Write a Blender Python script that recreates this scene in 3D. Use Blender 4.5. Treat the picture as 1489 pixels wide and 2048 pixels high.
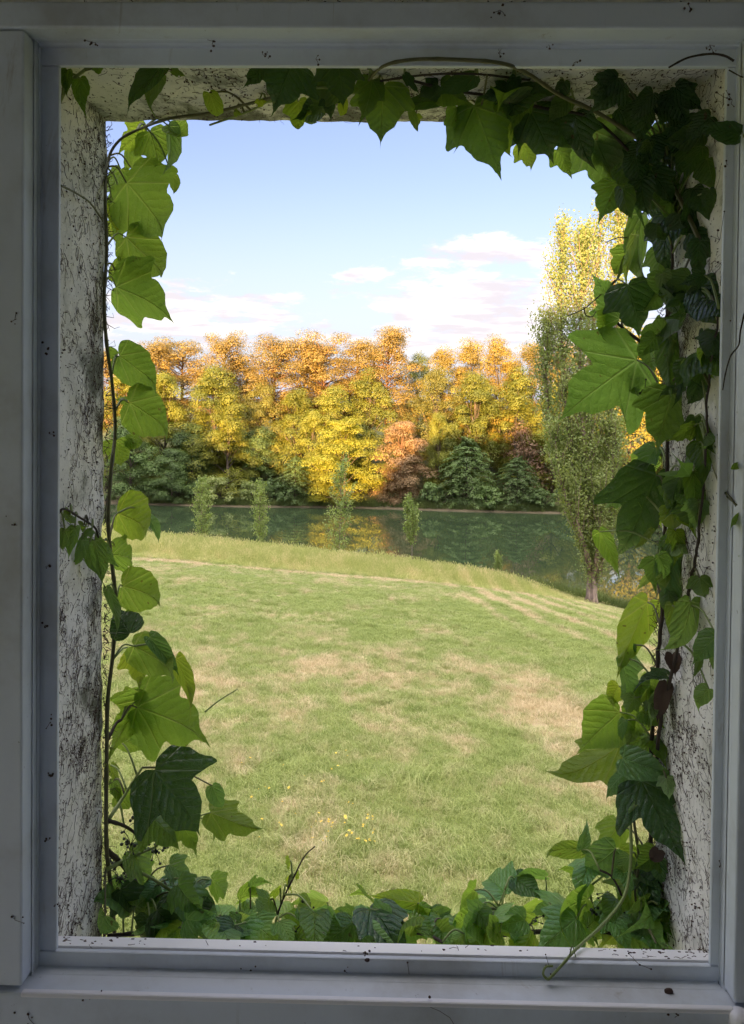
import bpy, bmesh, math, random
import numpy as np
from mathutils import Vector, Matrix, noise as mnoise

for o in list(bpy.data.objects):
    bpy.data.objects.remove(o, do_unlink=True)
scene = bpy.context.scene
COL = scene.collection
rad = math.radians

# ------------------------------------------------------------------ camera
CAM_Z = 3.5
YAW, PITCH, ROLL = rad(1.0), rad(1.0), rad(0.6)
FPX = 26.0 / 36.0 * 2048.0
PCX, PCY = 744.5, 886.0
_f = Vector((-math.sin(YAW) * math.cos(PITCH), math.cos(YAW) * math.cos(PITCH), -math.sin(PITCH)))
_r = Vector((math.cos(YAW), math.sin(YAW), 0.0))
_u = _r.cross(_f)
CR = _r * math.cos(ROLL) + _u * math.sin(ROLL)
CU = _u * math.cos(ROLL) - _r * math.sin(ROLL)
CF = _f
CAM = Vector((0, 0, CAM_Z))
cam_data = bpy.data.cameras.new('camera')
cam = bpy.data.objects.new('camera', cam_data)
COL.objects.link(cam)
cam.matrix_world = Matrix(((CR.x, CU.x, -CF.x, 0), (CR.y, CU.y, -CF.y, 0), (CR.z, CU.z, -CF.z, CAM_Z), (0, 0, 0, 1)))
cam_data.sensor_fit = 'VERTICAL'
cam_data.sensor_height = 36.0
cam_data.lens = 26.0
cam_data.shift_y = -(1024.0 - PCY) / 2048.0
cam_data.clip_start = 0.02
cam_data.clip_end = 6000.0
scene.camera = cam


def ray(px, py):
    return CR * ((px - PCX) / FPX) + CU * (-(py - PCY) / FPX) + CF


def P(px, py, Y):
    """world point seen at a photo position on the vertical plane y = Y"""
    d = ray(px, py)
    return CAM + d * (Y / d.y)


# ------------------------------------------------------------------ sky, sun, exposure
SUN_EL, SUN_AZ = rad(5.6), rad(14.0)      # low evening sun behind the house, a little to the left
SUN_DIR = Vector((-math.sin(SUN_AZ) * math.cos(SUN_EL), -math.cos(SUN_AZ) * math.cos(SUN_EL), math.sin(SUN_EL)))


def nd(nt, kind, props=None, **inp):
    n = nt.nodes.new('ShaderNode' + kind)
    for k, v in (props or {}).items():
        setattr(n, k, v)
    for k, v in inp.items():
        key = int(k[1:]) if k[0] == 'i' and k[1:].isdigit() else k.replace('_', ' ')
        s = n.inputs[key]
        if isinstance(v, bpy.types.NodeSocket):
            nt.links.new(v, s)
        elif isinstance(v, (tuple, list)) and len(v) == 3 and len(s.default_value) == 4:
            s.default_value = (*v, 1.0)
        else:
            s.default_value = v
    return n


def mth(nt, op, a, b=0.0, c=0.0, clamp=False):
    n = nd(nt, 'Math', {'operation': op, 'use_clamp': clamp}, i0=a, i1=b, i2=c)
    return n.outputs[0]


def sstep(nt, x, lo, hi, a=0.0, b=1.0):
    n = nd(nt, 'MapRange', {'interpolation_type': 'SMOOTHSTEP'}, i0=x, i1=lo, i2=hi, i3=a, i4=b)
    return n.outputs[0]


def mix(nt, f, a, b, blend='MIX'):
    n = nt.nodes.new('ShaderNodeMix')
    n.data_type = 'RGBA'
    n.blend_type = blend
    for idx, v in ((0, f), (6, a), (7, b)):
        s = n.inputs[idx]
        if isinstance(v, bpy.types.NodeSocket):
            nt.links.new(v, s)
        elif isinstance(v, (tuple, list)):
            s.default_value = (*v[:3], 1.0)
        else:
            s.default_value = v
    return n.outputs[2]


def noise_tex(nt, vec, scale, detail=4.0, rough=0.55, dist=0.0):
    n = nd(nt, 'TexNoise', None, Scale=scale, Detail=detail, Roughness=rough, Distortion=dist)
    if vec is not None:
        nt.links.new(vec, n.inputs['Vector'])
    return n.outputs[0]


def vscale(nt, vec, s):
    n = nd(nt, 'VectorMath', {'operation': 'MULTIPLY'}, i0=vec, i1=s)
    return n.outputs[0]


world = bpy.data.worlds.new('World')
scene.world = world
world.use_nodes = True
wt = world.node_tree
wt.nodes.clear()
SKY_STRENGTH = 0.15
sky = nd(wt, 'TexSky', {'sky_type': 'NISHITA', 'sun_disc': False, 'sun_elevation': SUN_EL,
                        'sun_rotation': math.pi + SUN_AZ, 'altitude': 100.0, 'air_density': 1.0,
                        'dust_density': 0.6, 'ozone_density': 1.0})
tc = nd(wt, 'TexCoord').outputs['Generated']
sep = nd(wt, 'SeparateXYZ', None, i0=tc)
sx, sy, sz = sep.outputs
el = mth(wt, 'ARCSINE', sz)
az = mth(wt, 'ARCTAN2', sx, sy)
zz = mth(wt, 'MAXIMUM', mth(wt, 'ADD', sz, 0.10), 0.02)
cv = nd(wt, 'CombineXYZ', None, i0=mth(wt, 'DIVIDE', sx, zz), i1=mth(wt, 'DIVIDE', sy, zz), i2=0.0).outputs[0]
cn = noise_tex(wt, vscale(wt, cv, (1.0, 0.8, 1.0)), 2.6, 9.0, 0.68, 0.25)
cn = mth(wt, 'ADD', mth(wt, 'MULTIPLY', mth(wt, 'SUBTRACT', cn, 0.5), 1.5), 0.5)


def sky_blob(px, py, wpx, hpx):
    d = ray(px, py).normalized()
    a0, e0 = math.atan2(d.x, d.y), math.asin(d.z)
    a = mth(wt, 'DIVIDE', mth(wt, 'SUBTRACT', az, a0), wpx / FPX)
    e = mth(wt, 'DIVIDE', mth(wt, 'SUBTRACT', el, e0), hpx / FPX)
    r2 = mth(wt, 'ADD', mth(wt, 'MULTIPLY', a, a), mth(wt, 'MULTIPLY', e, e))
    return mth(wt, 'POWER', 2.718, mth(wt, 'MULTIPLY', r2, -1.0))


bias = mth(wt, 'ADD', sstep(wt, el, 0.05, 0.25, 0.02, -0.12), sstep(wt, el, 0.42, 0.75, 0.0, 0.36))  # second step adds cloud overhead, out of view, to light the lawn
for args, k in (((330, 622, 210, 62), 0.38), ((1060, 503, 210, 34), 0.46), ((1010, 600, 240, 56), 0.50),
                ((900, 690, 330, 50), 0.30), ((740, 546, 52, 13), 0.40), ((560, 592, 70, 12), 0.36), ((850, 522, 40, 8), .32), ((440, 660, 90, 30), 0.12)):
    bias = mth(wt, 'ADD', bias, mth(wt, 'MULTIPLY', sky_blob(*args), k))
cover = sstep(wt, mth(wt, 'ADD', cn, bias), 0.58, 0.82)
cover = mth(wt, 'MULTIPLY', cover, sstep(wt, el, -0.02, 0.03))
thick = noise_tex(wt, vscale(wt, cv, (1.0, 1.6, 1.0)), 2.6, 6.0, 0.6)
ccol = mix(wt, sstep(wt, thick, 0.40, 0.62), (0.63, 0.575, 0.60), (0.93, 0.87, 0.83))
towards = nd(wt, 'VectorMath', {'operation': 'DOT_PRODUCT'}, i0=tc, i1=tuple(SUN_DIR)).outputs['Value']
ccol = mix(wt, 1.0, ccol, nd(wt, 'CombineXYZ', None, i0=sstep(wt, towards, -0.8, 0.6, 1.0, 7.4), i1=sstep(wt, towards, -0.8, 0.6, 1.0, 7.5), i2=sstep(wt, towards, -0.8, 0.6, 1.0, 7.5)).outputs[0], 'MULTIPLY')  # unseen clouds on the sun side brightened to light lawn and ivy
veil = sstep(wt, el, 0.0, 0.34, 1.0, 0.0)
base = mix(wt, veil, mix(wt, 1.0, sky.outputs[0], (0.222, 0.196, 0.272), 'MULTIPLY'), (0.50, 0.535, 0.65))
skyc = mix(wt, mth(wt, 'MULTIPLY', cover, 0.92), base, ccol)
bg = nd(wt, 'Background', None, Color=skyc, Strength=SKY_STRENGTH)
wo = nd(wt, 'OutputWorld')
wt.links.new(bg.outputs[0], wo.inputs[0])

sun_data = bpy.data.lights.new('sun', 'SUN')
sun_data.energy = 2.2
sun_data.angle = rad(0.55)
sun_data.color = (1.0, 0.60, 0.25)
sun = bpy.data.objects.new('sun', sun_data)
COL.objects.link(sun)
sun.rotation_euler = SUN_DIR.to_track_quat('Z', 'Y').to_euler()
sun.location = SUN_DIR * 200

scene.view_settings.view_transform = 'Standard'
scene.view_settings.look = 'None'
scene.view_settings.gamma = 1.0
scene.view_settings.use_curve_mapping = False
scene.view_settings.exposure = 3.35
scene.render.engine = 'CYCLES'
scene.cycles.use_denoising = True
scene.cycles.max_bounces = 10
scene.cycles.diffuse_bounces = 6
scene.cycles.glossy_bounces = 4
scene.cycles.transmission_bounces = 6
scene.cycles.transparent_max_bounces = 8
scene.cycles.sample_clamp_indirect = 6.0
scene.cycles.caustics_reflective = False
scene.cycles.caustics_refractive = False


# ------------------------------------------------------------------ mesh helpers
class MB:
    def __init__(self):
        self.v, self.f, self.n = [], [], 0
        self.smooth = False

    def add(self, verts, faces):
        b = self.n
        self.v.extend([tuple(p) for p in verts])
        self.f.extend([tuple(i + b for i in f) for f in faces])
        self.n += len(verts)

    def box(self, x0, x1, y0, y1, z0, z1):
        self.add([(x0, y0, z0), (x1, y0, z0), (x1, y1, z0), (x0, y1, z0), (x0, y0, z1), (x1, y0, z1), (x1, y1, z1), (x0, y1, z1)],
                 [(0, 3, 2, 1), (4, 5, 6, 7), (0, 1, 5, 4), (1, 2, 6, 5), (2, 3, 7, 6), (3, 0, 4, 7)])

    def tube(self, pts, radii, sides=6, cap=True):
        pts = [Vector(p) for p in pts]
        n = len(pts)
        if isinstance(radii, (int, float)):
            radii = [radii] * n
        vs, fs = [], []
        ref = None
        for i, p in enumerate(pts):
            t = (pts[min(i + 1, n - 1)] - pts[max(i - 1, 0)])
            if t.length < 1e-9:
                t = Vector((0, 0, 1))
            t.normalize()
            if ref is None:
                ref = t.orthogonal().normalized()
            a = (ref - t * ref.dot(t))
            if a.length < 1e-6:
                a = t.orthogonal()
            a.normalize()
            ref = a
            b = t.cross(a)
            for k in range(sides):
                th = 2 * math.pi * k / sides
                vs.append(p + (a * math.cos(th) + b * math.sin(th)) * radii[i])
        for i in range(n - 1):
            for k in range(sides):
                k2 = (k + 1) % sides
                fs.append((i * sides + k, i * sides + k2, (i + 1) * sides + k2, (i + 1) * sides + k))
        if cap:
            fs.append(tuple(range(sides))[::-1])
            fs.append(tuple((n - 1) * sides + k for k in range(sides)))
        self.add(vs, fs)

    def blob(self, c, r, sub=1, jitter=0.0, flat=(1, 1, 1), rng=random):
        ico = ICO[sub]
        vs = []
        for q in ico[0]:
            s = r * (1 + jitter * (rng.random() - 0.5))
            vs.append((c[0] + q[0] * s * flat[0], c[1] + q[1] * s * flat[1], c[2] + q[2] * s * flat[2]))
        self.add(vs, ico[1])

    def build(self, name, mat, parent=None, smooth=False):
        me = bpy.data.meshes.new(name)
        me.from_pydata(self.v, [], self.f)
        return link(name, me, mat, parent, smooth)


ICO = {}
for _s in (1, 2):
    _bm = bmesh.new()
    bmesh.ops.create_icosphere(_bm, subdivisions=_s, radius=1.0)
    _bm.verts.ensure_lookup_table()
    ICO[_s] = ([tuple(v.co) for v in _bm.verts], [tuple(v.index for v in f.verts) for f in _bm.faces])
    _bm.free()


def link(name, me, mat, parent=None, smooth=False):
    if mat is not None and len(me.materials) == 0:
        me.materials.append(mat)
    if smooth:
        me.polygons.foreach_set('use_smooth', [True] * len(me.polygons))
    o = bpy.data.objects.new(name, me)
    COL.objects.link(o)
    if parent is not None:
        o.parent = parent
    return o


def np_mesh(name, verts, faces_flat, nside):
    """fast mesh from numpy: every face has nside corners"""
    me = bpy.data.meshes.new(name)
    nv, nl = len(verts), len(faces_flat)
    me.vertices.add(nv)
    me.vertices.foreach_set('co', np.asarray(verts, dtype=np.float32).ravel())
    me.loops.add(nl)
    me.loops.foreach_set('vertex_index', np.asarray(faces_flat, dtype=np.int32))
    nf = nl // nside
    me.polygons.add(nf)
    me.polygons.foreach_set('loop_start', np.arange(0, nl, nside, dtype=np.int32))
    me.update(calc_edges=True)
    return me


def empty(name, loc=(0, 0, 0), rz=0.0):
    o = bpy.data.objects.new(name, None)
    COL.objects.link(o)
    o.location = loc
    o.rotation_euler = (0, 0, rz)
    o.empty_display_size = 0.1
    return o


def tag(o, label=None, cat=None, group=None, kind=None):
    if label:
        o['label'] = label
    if cat:
        o['category'] = cat
    if group:
        o['group'] = group
    if kind:
        o['kind'] = kind
    return o


def smooth_path(pts, n):
    """Catmull-Rom through the points"""
    pts = [Vector(p) for p in pts]
    if len(pts) < 3:
        return [pts[0].lerp(pts[-1], i / (n - 1)) for i in range(n)]
    q = [pts[0] * 2 - pts[1]] + pts + [pts[-1] * 2 - pts[-2]]
    out = []
    m = len(pts) - 1
    for i in range(n):
        t = i / (n - 1) * m
        k = min(int(t), m - 1)
        t -= k
        a, b, c, d = q[k], q[k + 1], q[k + 2], q[k + 3]
        out.append(0.5 * ((2 * b) + (c - a) * t + (2 * a - 5 * b + 4 * c - d) * t * t + (3 * b - a - 3 * c + d) * t ** 3))
    return out


def new_mat(name):
    m = bpy.data.materials.new(name)
    m.use_nodes = True
    m.node_tree.nodes.clear()
    return m, m.node_tree


def finish(nt, shader, disp=None):
    o = nd(nt, 'OutputMaterial')
    nt.links.new(shader, o.inputs[0])


def bump(nt, h, strength, dist=0.01, normal=None):
    n = nd(nt, 'Bump', None, Strength=strength, Distance=dist, Height=h)
    if normal is not None:
        nt.links.new(normal, n.inputs['Normal'])
    return n.outputs[0]

# ------------------------------------------------------------------ terrain
WATER = -10.1


def hsmooth(t):
    t = np.clip(t, 0, 1)
    return t * t * (3 - 2 * t)


def vnoise(x, y, s, seed=0.0):
    """cheap smooth value from a few sines"""
    x = np.asarray(x, dtype=float) / s + seed * 3.1
    y = np.asarray(y, dtype=float) / s + seed * 1.7
    return (np.sin(x * 1.3 + 1.7 * np.sin(y * 0.9)) + np.sin(y * 1.7 + 1.3 * np.sin(x * 1.1 + 2.0)) + np.sin((x + y) * 0.8 + 0.5)) / 3.0


def far_shore(x):
    return 127.0 - 0.08 * x + 1.2 * vnoise(x, 0 * x, 9.0, 2.0)


def ground_z(x, y):
    x = np.asarray(x, dtype=float)
    y = np.asarray(y, dtype=float)
    x, y = np.broadcast_arrays(x, y)
    xc = np.clip(x, -60, 22)
    yl = np.clip(y, 5, 50)
    lat = (-0.075 * xc - np.where(xc > 0, 0.004, 0.0) * xc ** 2) * (yl / 40.0)
    z = -0.128 * (yl - 5.0) + lat * hsmooth((y - 3) / 10.0)
    z = z + 0.05 * vnoise(x, y, 2.2, 1.0) * hsmooth((y - 4) / 6.0)
    # beyond the brow, down to the lake
    z = np.where(y > 50, np.maximum(z - 0.33 * (y - 50) * hsmooth((y - 47) / 6.0), WATER - 2.5), z)
    # the far bank
    fs = far_shore(x)
    up = np.where(y > fs - 6, WATER - 2.5 + 2.5 * hsmooth((y - fs + 6) / 6.0) + 0.34 * hsmooth((y - fs) / 0.6), -99)
    up = np.where(y > fs, up + 0.12 * np.clip(y - fs - 1, 0, 12) + 0.42 * np.clip(y - fs - 13, 0, 45), up)
    z = np.maximum(z, up)
    # unseen hill added behind the house, its ridge notched to shape sun and shade
    xr = x
    ridge = (25.5 - 15.0 * np.exp(-((xr + 75.5) / 24.5) ** 8) - 10.0 * np.exp(-((xr + 16) / 8.5) ** 8) - 2.2 * hsmooth((xr + 52) / 10.0)
             + 1.6 * vnoise(xr, 0 * xr, 3.0, 3.0) + 1.8 * vnoise(xr, 0 * xr, 0.9, 5.0)) + CAM_Z
    z = np.where(y < -12, ridge * hsmooth((-12 - y) / 108.0), z)
    return z


def axis(parts):
    a = []
    for lo, hi, n in parts:
        a.extend(np.linspace(lo, hi, n, endpoint=False))
    a.append(parts[-1][1])
    return np.array(a)


gx = axis([(-3000, -200, 14), (-200, -70, 60), (-70, 60, 160), (60, 200, 50), (200, 3000, 14)])
gy = axis([(-1500, -160, 12), (-160, -12, 60), (-12, 4, 8), (4, 70, 130), (70, 118, 12), (118, 160, 60), (160, 320, 20), (320, 5000, 16)])
GX, GY = np.meshgrid(gx, gy)
GZ = ground_z(GX, GY)
nxg, nyg = len(gx), len(gy)
idx = np.arange(nxg * nyg).reshape(nyg, nxg)
quads = np.stack([idx[:-1, :-1], idx[:-1, 1:], idx[1:, 1:], idx[1:, :-1]], axis=-1).reshape(-1)


def lawn_masks(nt):
    """position driven masks shared by the soil and by the grass standing on it"""
    geo = nd(nt, 'NewGeometry').outputs['Position']
    s = nd(nt, 'SeparateXYZ', None, i0=geo)
    x, y, z = s.outputs
    flat = nd(nt, 'CombineXYZ', None, i0=x, i1=y, i2=0.0).outputs[0]
    n1 = noise_tex(nt, vscale(nt, flat, (0.55, 0.28, 1)), 1.0, 5.0, 0.62, 0.5)
    n2 = noise_tex(nt, vscale(nt, flat, (1.0, 0.7, 1)), 2.2, 4.0, 0.6)
    dry = mth(nt, 'ADD', mth(nt, 'MULTIPLY', n1, 0.62), mth(nt, 'MULTIPLY', n2, 0.38))

    def ell(cx, cy, wx, wy, k):
        a = mth(nt, 'DIVIDE', mth(nt, 'SUBTRACT', x, cx), wx)
        b = mth(nt, 'DIVIDE', mth(nt, 'SUBTRACT', y, cy), wy)
        r2 = mth(nt, 'ADD', mth(nt, 'MULTIPLY', a, a), mth(nt, 'MULTIPLY', b, b))
        return mth(nt, 'MULTIPLY', mth(nt, 'POWER', 2.718, mth(nt, 'MULTIPLY', r2, -1.0)), k)
    for e in ((3.7, 11.6, 1.2, 2.4, 0.13), (2.0, 14.0, 2.2, 1.8, 0.05), (-1.0, 15.0, 3.0, 2.2, 0.05), (3.4, 8.3, .9, 1.6, .08),
              (4.6, 17.5, 1.4, 4.0, -0.13), (0.0, 26.0, 9.0, 6.0, -0.06), (-0.6, 8.3, 1.0, 1.1, -0.03), (5.5, 33.0, 2.5, 4.0, 0.10)):
        dry = mth(nt, 'ADD', dry, ell(*e))
    # the worn track along the tall grass
    track = mth(nt, 'ABSOLUTE', mth(nt, 'SUBTRACT', y, mth(nt, 'ADD', 38.6, mth(nt, 'MULTIPLY', x, 0.05))))
    dry = mth(nt, 'ADD', dry, sstep(nt, track, 0.2, 1.0, 0.13, 0.0))
    # curved mowing tracks on the falling side
    q = mth(nt, 'ADD', mth(nt, 'MULTIPLY', x, 1.0), mth(nt, 'MULTIPLY', mth(nt, 'POWER', mth(nt, 'MAXIMUM', mth(nt, 'SUBTRACT', y, 10.0), 0.0), 1.15), 0.02))
    ln = mth(nt, 'SINE', mth(nt, 'MULTIPLY', q, 4.6))
    right = mth(nt, 'MULTIPLY', sstep(nt, x, 2.5, 5.0), sstep(nt, y, 12.0, 18.0))
    dry = mth(nt, 'ADD', dry, mth(nt, 'MULTIPLY', mth(nt, 'MULTIPLY', ln, 0.11), right))
    return x, y, z, flat, dry


gm, nt = new_mat('meadow_ground')
x, y, z, flat, dry = lawn_masks(nt)
fine = noise_tex(nt, flat, 14.0, 5.0, 0.7)
green = mix(nt, fine, (0.13, 0.16, 0.038), (0.26, 0.29, 0.085))
straw = mix(nt, fine, (0.30, 0.22, 0.11), (0.52, 0.40, 0.23))
lawn = mix(nt, sstep(nt, dry, 0.45, 0.66), green, straw)
litter = mix(nt, noise_tex(nt, flat, 1.5, 6.0, 0.7), (0.07, 0.085, 0.03), (0.17, 0.16, 0.06))
earth = mix(nt, noise_tex(nt, flat, 2.5, 5.0, 0.7), (0.085, 0.07, 0.04), (0.19, 0.145, 0.08))
bank = mix(nt, sstep(nt, z, WATER + 0.25, WATER + 0.55), earth, litter)
col = mix(nt, sstep(nt, y, 80.0, 90.0), lawn, bank)
b = nd(nt, 'BsdfPrincipled', None, Base_Color=col, Roughness=0.95, Normal=bump(nt, fine, 0.6, 0.05))
finish(nt, b.outputs[0])
me = np_mesh('ground', np.stack([GX, GY, GZ], -1).reshape(-1, 3), quads, 4)
ground = link('ground', me, gm, None, True)
tag(ground, 'sloping mown lawn falling away to the lake and the wooded far bank', None, None, 'structure')

# ------------------------------------------------------------------ lake
wm, nt = new_mat('lake_water')
geo = nd(nt, 'NewGeometry').outputs['Position']
rip = noise_tex(nt, vscale(nt, geo, (0.35, 1.3, 1)), 1.6, 4.0, 0.6)
rip2 = noise_tex(nt, vscale(nt, geo, (0.05, 0.08, 1)), 1.0, 3.0, 0.5)
b = nd(nt, 'BsdfPrincipled', None, Base_Color=(0.040, 0.062, 0.030), IOR=2.3,
       Roughness=sstep(nt, rip2, 0.35, 0.75, 0.005, 0.04), Normal=bump(nt, rip, 0.035, 0.015))
finish(nt, b.outputs[0])
mb = MB()
ys = np.linspace(50, 133, 12)
for i in range(11):
    mb.add([(-160, ys[i], WATER), (130, ys[i], WATER), (130, ys[i + 1], WATER), (-160, ys[i + 1], WATER)], [(0, 1, 2, 3)])
lake = mb.build('lake', wm)
tag(lake, 'still green lake mirroring the trees of the far bank', None, None, 'structure')


def at_ground(px, D, sink=0.1):
    d = ray(px, 900)
    X = d.x / d.y * D
    return Vector((X, D, float(ground_z(X, D)) - sink))


def px_x(px, D):
    d = ray(px, 900)
    return d.x / d.y * D


def z_at(px, py, D):
    return P(px, py, D).z

# ------------------------------------------------------------------ tree materials
def foliage_mat(name, dark, light, trans=0.35, tcol=None, nscale=0.35, rough=0.6):
    m, nt = new_mat(name)
    geo = nd(nt, 'NewGeometry')
    oi = nd(nt, 'ObjectInfo')
    n = noise_tex(nt, geo.outputs['Position'], nscale, 4.0, 0.65)
    n2 = noise_tex(nt, geo.outputs['Position'], nscale * 9.0, 2.0, 0.6)
    f = mth(nt, 'ADD', mth(nt, 'MULTIPLY', n, 0.75), mth(nt, 'MULTIPLY', n2, 0.25))
    f = mth(nt, 'ADD', f, mth(nt, 'MULTIPLY', mth(nt, 'SUBTRACT', oi.outputs['Random'], 0.5), 0.16))
    c = mix(nt, sstep(nt, f, 0.32, 0.68), dark, light)
    c = mix(nt, 1.0, c, oi.outputs['Color'], 'MULTIPLY')
    t = mix(nt, 1.0, c, tcol or (1.1, 1.2, 0.5), 'MULTIPLY')
    d = nd(nt, 'BsdfPrincipled', None, Base_Color=c, Roughness=rough)
    tr = nd(nt, 'BsdfTranslucent', None, Color=t)
    ms = nd(nt, 'MixShader', None, i0=trans, i1=d.outputs[0], i2=tr.outputs[0])
    finish(nt, ms.outputs[0])
    return m


def bark_mat(name, dark, light, scale=6.0):
    m, nt = new_mat(name)
    tco = nd(nt, 'TexCoord').outputs['Object']
    n = noise_tex(nt, vscale(nt, tco, (1, 1, 0.22)), scale, 6.0, 0.7)
    c = mix(nt, sstep(nt, n, 0.35, 0.65), dark, light)
    b = nd(nt, 'BsdfPrincipled', None, Base_Color=c, Roughness=0.9, Normal=bump(nt, n, 0.8, 0.04))
    finish(nt, b.outputs[0])
    return m


M_PINE = foliage_mat('pine_needles', (0.27, 0.20, 0.055), (0.46, 0.335, 0.10), 0.35)
M_OAK = foliage_mat('oak_leaves', (0.155, 0.16, 0.035), (0.32, 0.30, 0.065), 0.35)
M_LIME = foliage_mat('lime_leaves', (0.15, 0.175, 0.028), (0.34, 0.345, 0.05), 0.4)
M_DARK = foliage_mat('dark_leaves', (0.085, 0.135, 0.04), (0.19, 0.28, 0.085), 0.3)
M_COPPER = foliage_mat('copper_leaves', (0.26, 0.17, 0.08), (0.46, 0.31, 0.15), 0.3, (1.0, .9, .7))
M_POPLAR = foliage_mat('poplar_leaves', (0.22, 0.28, 0.09), (0.42, 0.46, 0.18), 0.45, None, 0.8)
M_WILLOW = foliage_mat('willow_leaves', (0.25, 0.23, 0.035), (0.46, 0.38, 0.06), 0.4)
M_BARK = bark_mat('grey_bark', (0.05, 0.038, 0.028), (0.17, 0.13, 0.10))
M_PBARK = bark_mat('pine_bark', (0.10, 0.05, 0.03), (0.30, 0.16, 0.09))
M_POPBARK = bark_mat('poplar_bark', (0.085, 0.06, 0.048), (0.36, 0.27, 0.22), 4.0)


def leaf_quads(C, N, size, rng, aspect=0.7):
    """diamond leaf faces at C, facing N; numpy"""
    n = len(C)
    N = N / np.maximum(np.linalg.norm(N, axis=1, keepdims=True), 1e-6)
    R = rng.normal(size=(n, 3))
    T = np.cross(N, R)
    T /= np.maximum(np.linalg.norm(T, axis=1, keepdims=True), 1e-6)
    B = np.cross(N, T)
    s = (size * (0.6 + 0.8 * rng.random(n)))[:, None]
    a = C - T * s * 0.5
    c = C + T * s * 0.5
    b = C + B * s * aspect * 0.5 + N * s * 0.1
    d = C - B * s * aspect * 0.5 + N * s * 0.1
    return np.stack([a, b, c, d], 1).reshape(-1, 3)


def leaves_mesh(name, chunks, mat):
    V = np.concatenate(chunks)
    me = np_mesh(name, V, np.arange(len(V)), 4)
    me.materials.append(mat)
    return me


def puff(c, r, n, rng, size, flat=0.7, up=0.5, chunk=None, aspect=0.7, full=0.35):
    D = rng.normal(size=(n, 3))
    D /= np.linalg.norm(D, axis=1, keepdims=True)
    D[:, 2] = np.where(D[:, 2] < -0.35, -D[:, 2], D[:, 2])
    rr = r * (full + (1 - full) * rng.random(n) ** 0.5)
    rr = rr * (0.85 + 0.3 * rng.random(n))
    C = np.asarray(c) + D * rr[:, None] * np.array([1, 1, flat])
    N = D + np.array([0, 0, up]) + rng.normal(size=(n, 3)) * 0.26
    chunk.append(leaf_quads(C, N, size, rng, aspect))


def limb(mb, a, b, r0, r1, rng, sag=0.1, sides=5, n=5):
    a, b = Vector(a), Vector(b)
    L = (b - a).length
    pts = []
    for i in range(n):
        t = i / (n - 1)
        p = a.lerp(b, t)
        p.z += -sag * L * math.sin(math.pi * t)
        if 0 < i < n - 1:
            p += Vector(rng.normal(size=3)) * L * 0.03
        pts.append(p)
    mb.tube(pts, [r0 + (r1 - r0) * i / (n - 1) for i in range(n)], sides)


def trunk_path(mb, H, r, rng, bend=0.02, sides=8, flare=1.6):
    n = 9
    pts, rr = [], []
    ox, oy = 0.0, 0.0
    for i in range(n):
        t = i / (n - 1)
        pts.append((ox, oy, H * t))
        rr.append(r * (1 - 0.85 * t) * (flare if i == 0 else 1))
        ox += rng.normal() * bend * H / n * 2
        oy += rng.normal() * bend * H / n * 2
    mb.tube(pts, rr, sides)
    return [Vector(p) for p in pts]


def on_trunk(tp, t):
    k = min(int(t * (len(tp) - 1)), len(tp) - 2)
    f = t * (len(tp) - 1) - k
    return tp[k].lerp(tp[k + 1], f)


def make_broadleaf(seed, H, W, mat, low=0.12, npuff=74, lpp=460, size=0.22, shape=0.5):
    rng = np.random.default_rng(seed)
    tb = MB()
    tp = trunk_path(tb, H * 0.85, H * 0.018, rng)
    ch = []
    for i in range(npuff):
        t = (i + rng.random()) / npuff
        zt = low + (0.97 - low) * t
        env = math.sin(math.pi * min(1, max(0.0, (zt - low + 0.10) / (1.10 - low))) ** 0.75) ** 0.6
        ang = rng.random() * 6.283
        rr = W * 0.5 * env * (0.35 + 0.65 * rng.random() ** 0.6) * (0.85 + 0.3 * math.sin(ang * 2 + seed))
        c = np.array([math.cos(ang) * rr, math.sin(ang) * rr, zt * H]) + rng.normal(size=3) * W * 0.03
        pr = W * (0.105 + 0.095 * rng.random())
        puff(c, pr, lpp, rng, size, 0.72, 0.5, ch)
        if i % 3 == 0:
            s = on_trunk(tp, min(0.95, max(0.12, zt * 0.75)))
            limb(tb, s, c, H * 0.006, H * 0.0015, rng, -0.06)
    return tb, leaves_mesh('crown', ch, mat)


def make_pine(seed, H, W, mat, low=0.5, npuff=66, lpp=420, size=0.26):
    rng = np.random.default_rng(seed)
    tb = MB()
    tp = trunk_path(tb, H * 0.94, H * 0.014, rng, 0.025)
    ch = []
    for i in range(npuff):
        t = (i + rng.random()) / npuff
        zt = low + (0.98 - low) * t
        env = (1 - ((t - 0.45) / 0.75) ** 2) ** 0.7 if abs(t - 0.45) < 0.74 else 0.2
        ang = rng.random() * 6.283
        rr = W * 0.5 * env * (0.3 + 0.7 * rng.random())
        base = on_trunk(tp, zt * 0.97)
        c = np.array([base.x + math.cos(ang) * rr, base.y + math.sin(ang) * rr, zt * H + rng.normal() * 0.2])
        puff(c, W * (0.14 + 0.10 * rng.random()), lpp, rng, size, 0.85, 0.5, ch, 0.5)
        s = on_trunk(tp, max(0.3, zt - 0.03))
        limb(tb, s, c, H * 0.0045, H * 0.0012, rng, 0.05)
    for i in range(7):      # dead snags below the crown
        zt = 0.28 + 0.25 * rng.random()
        s = on_trunk(tp, zt)
        ang = rng.random() * 6.283
        limb(tb, s, s + Vector((math.cos(ang) * W * .16, math.sin(ang) * W * .16, 0.3)), H * 0.003, H * 0.001, rng, 0.1)
    return tb, leaves_mesh('crown', ch, mat)


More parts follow.
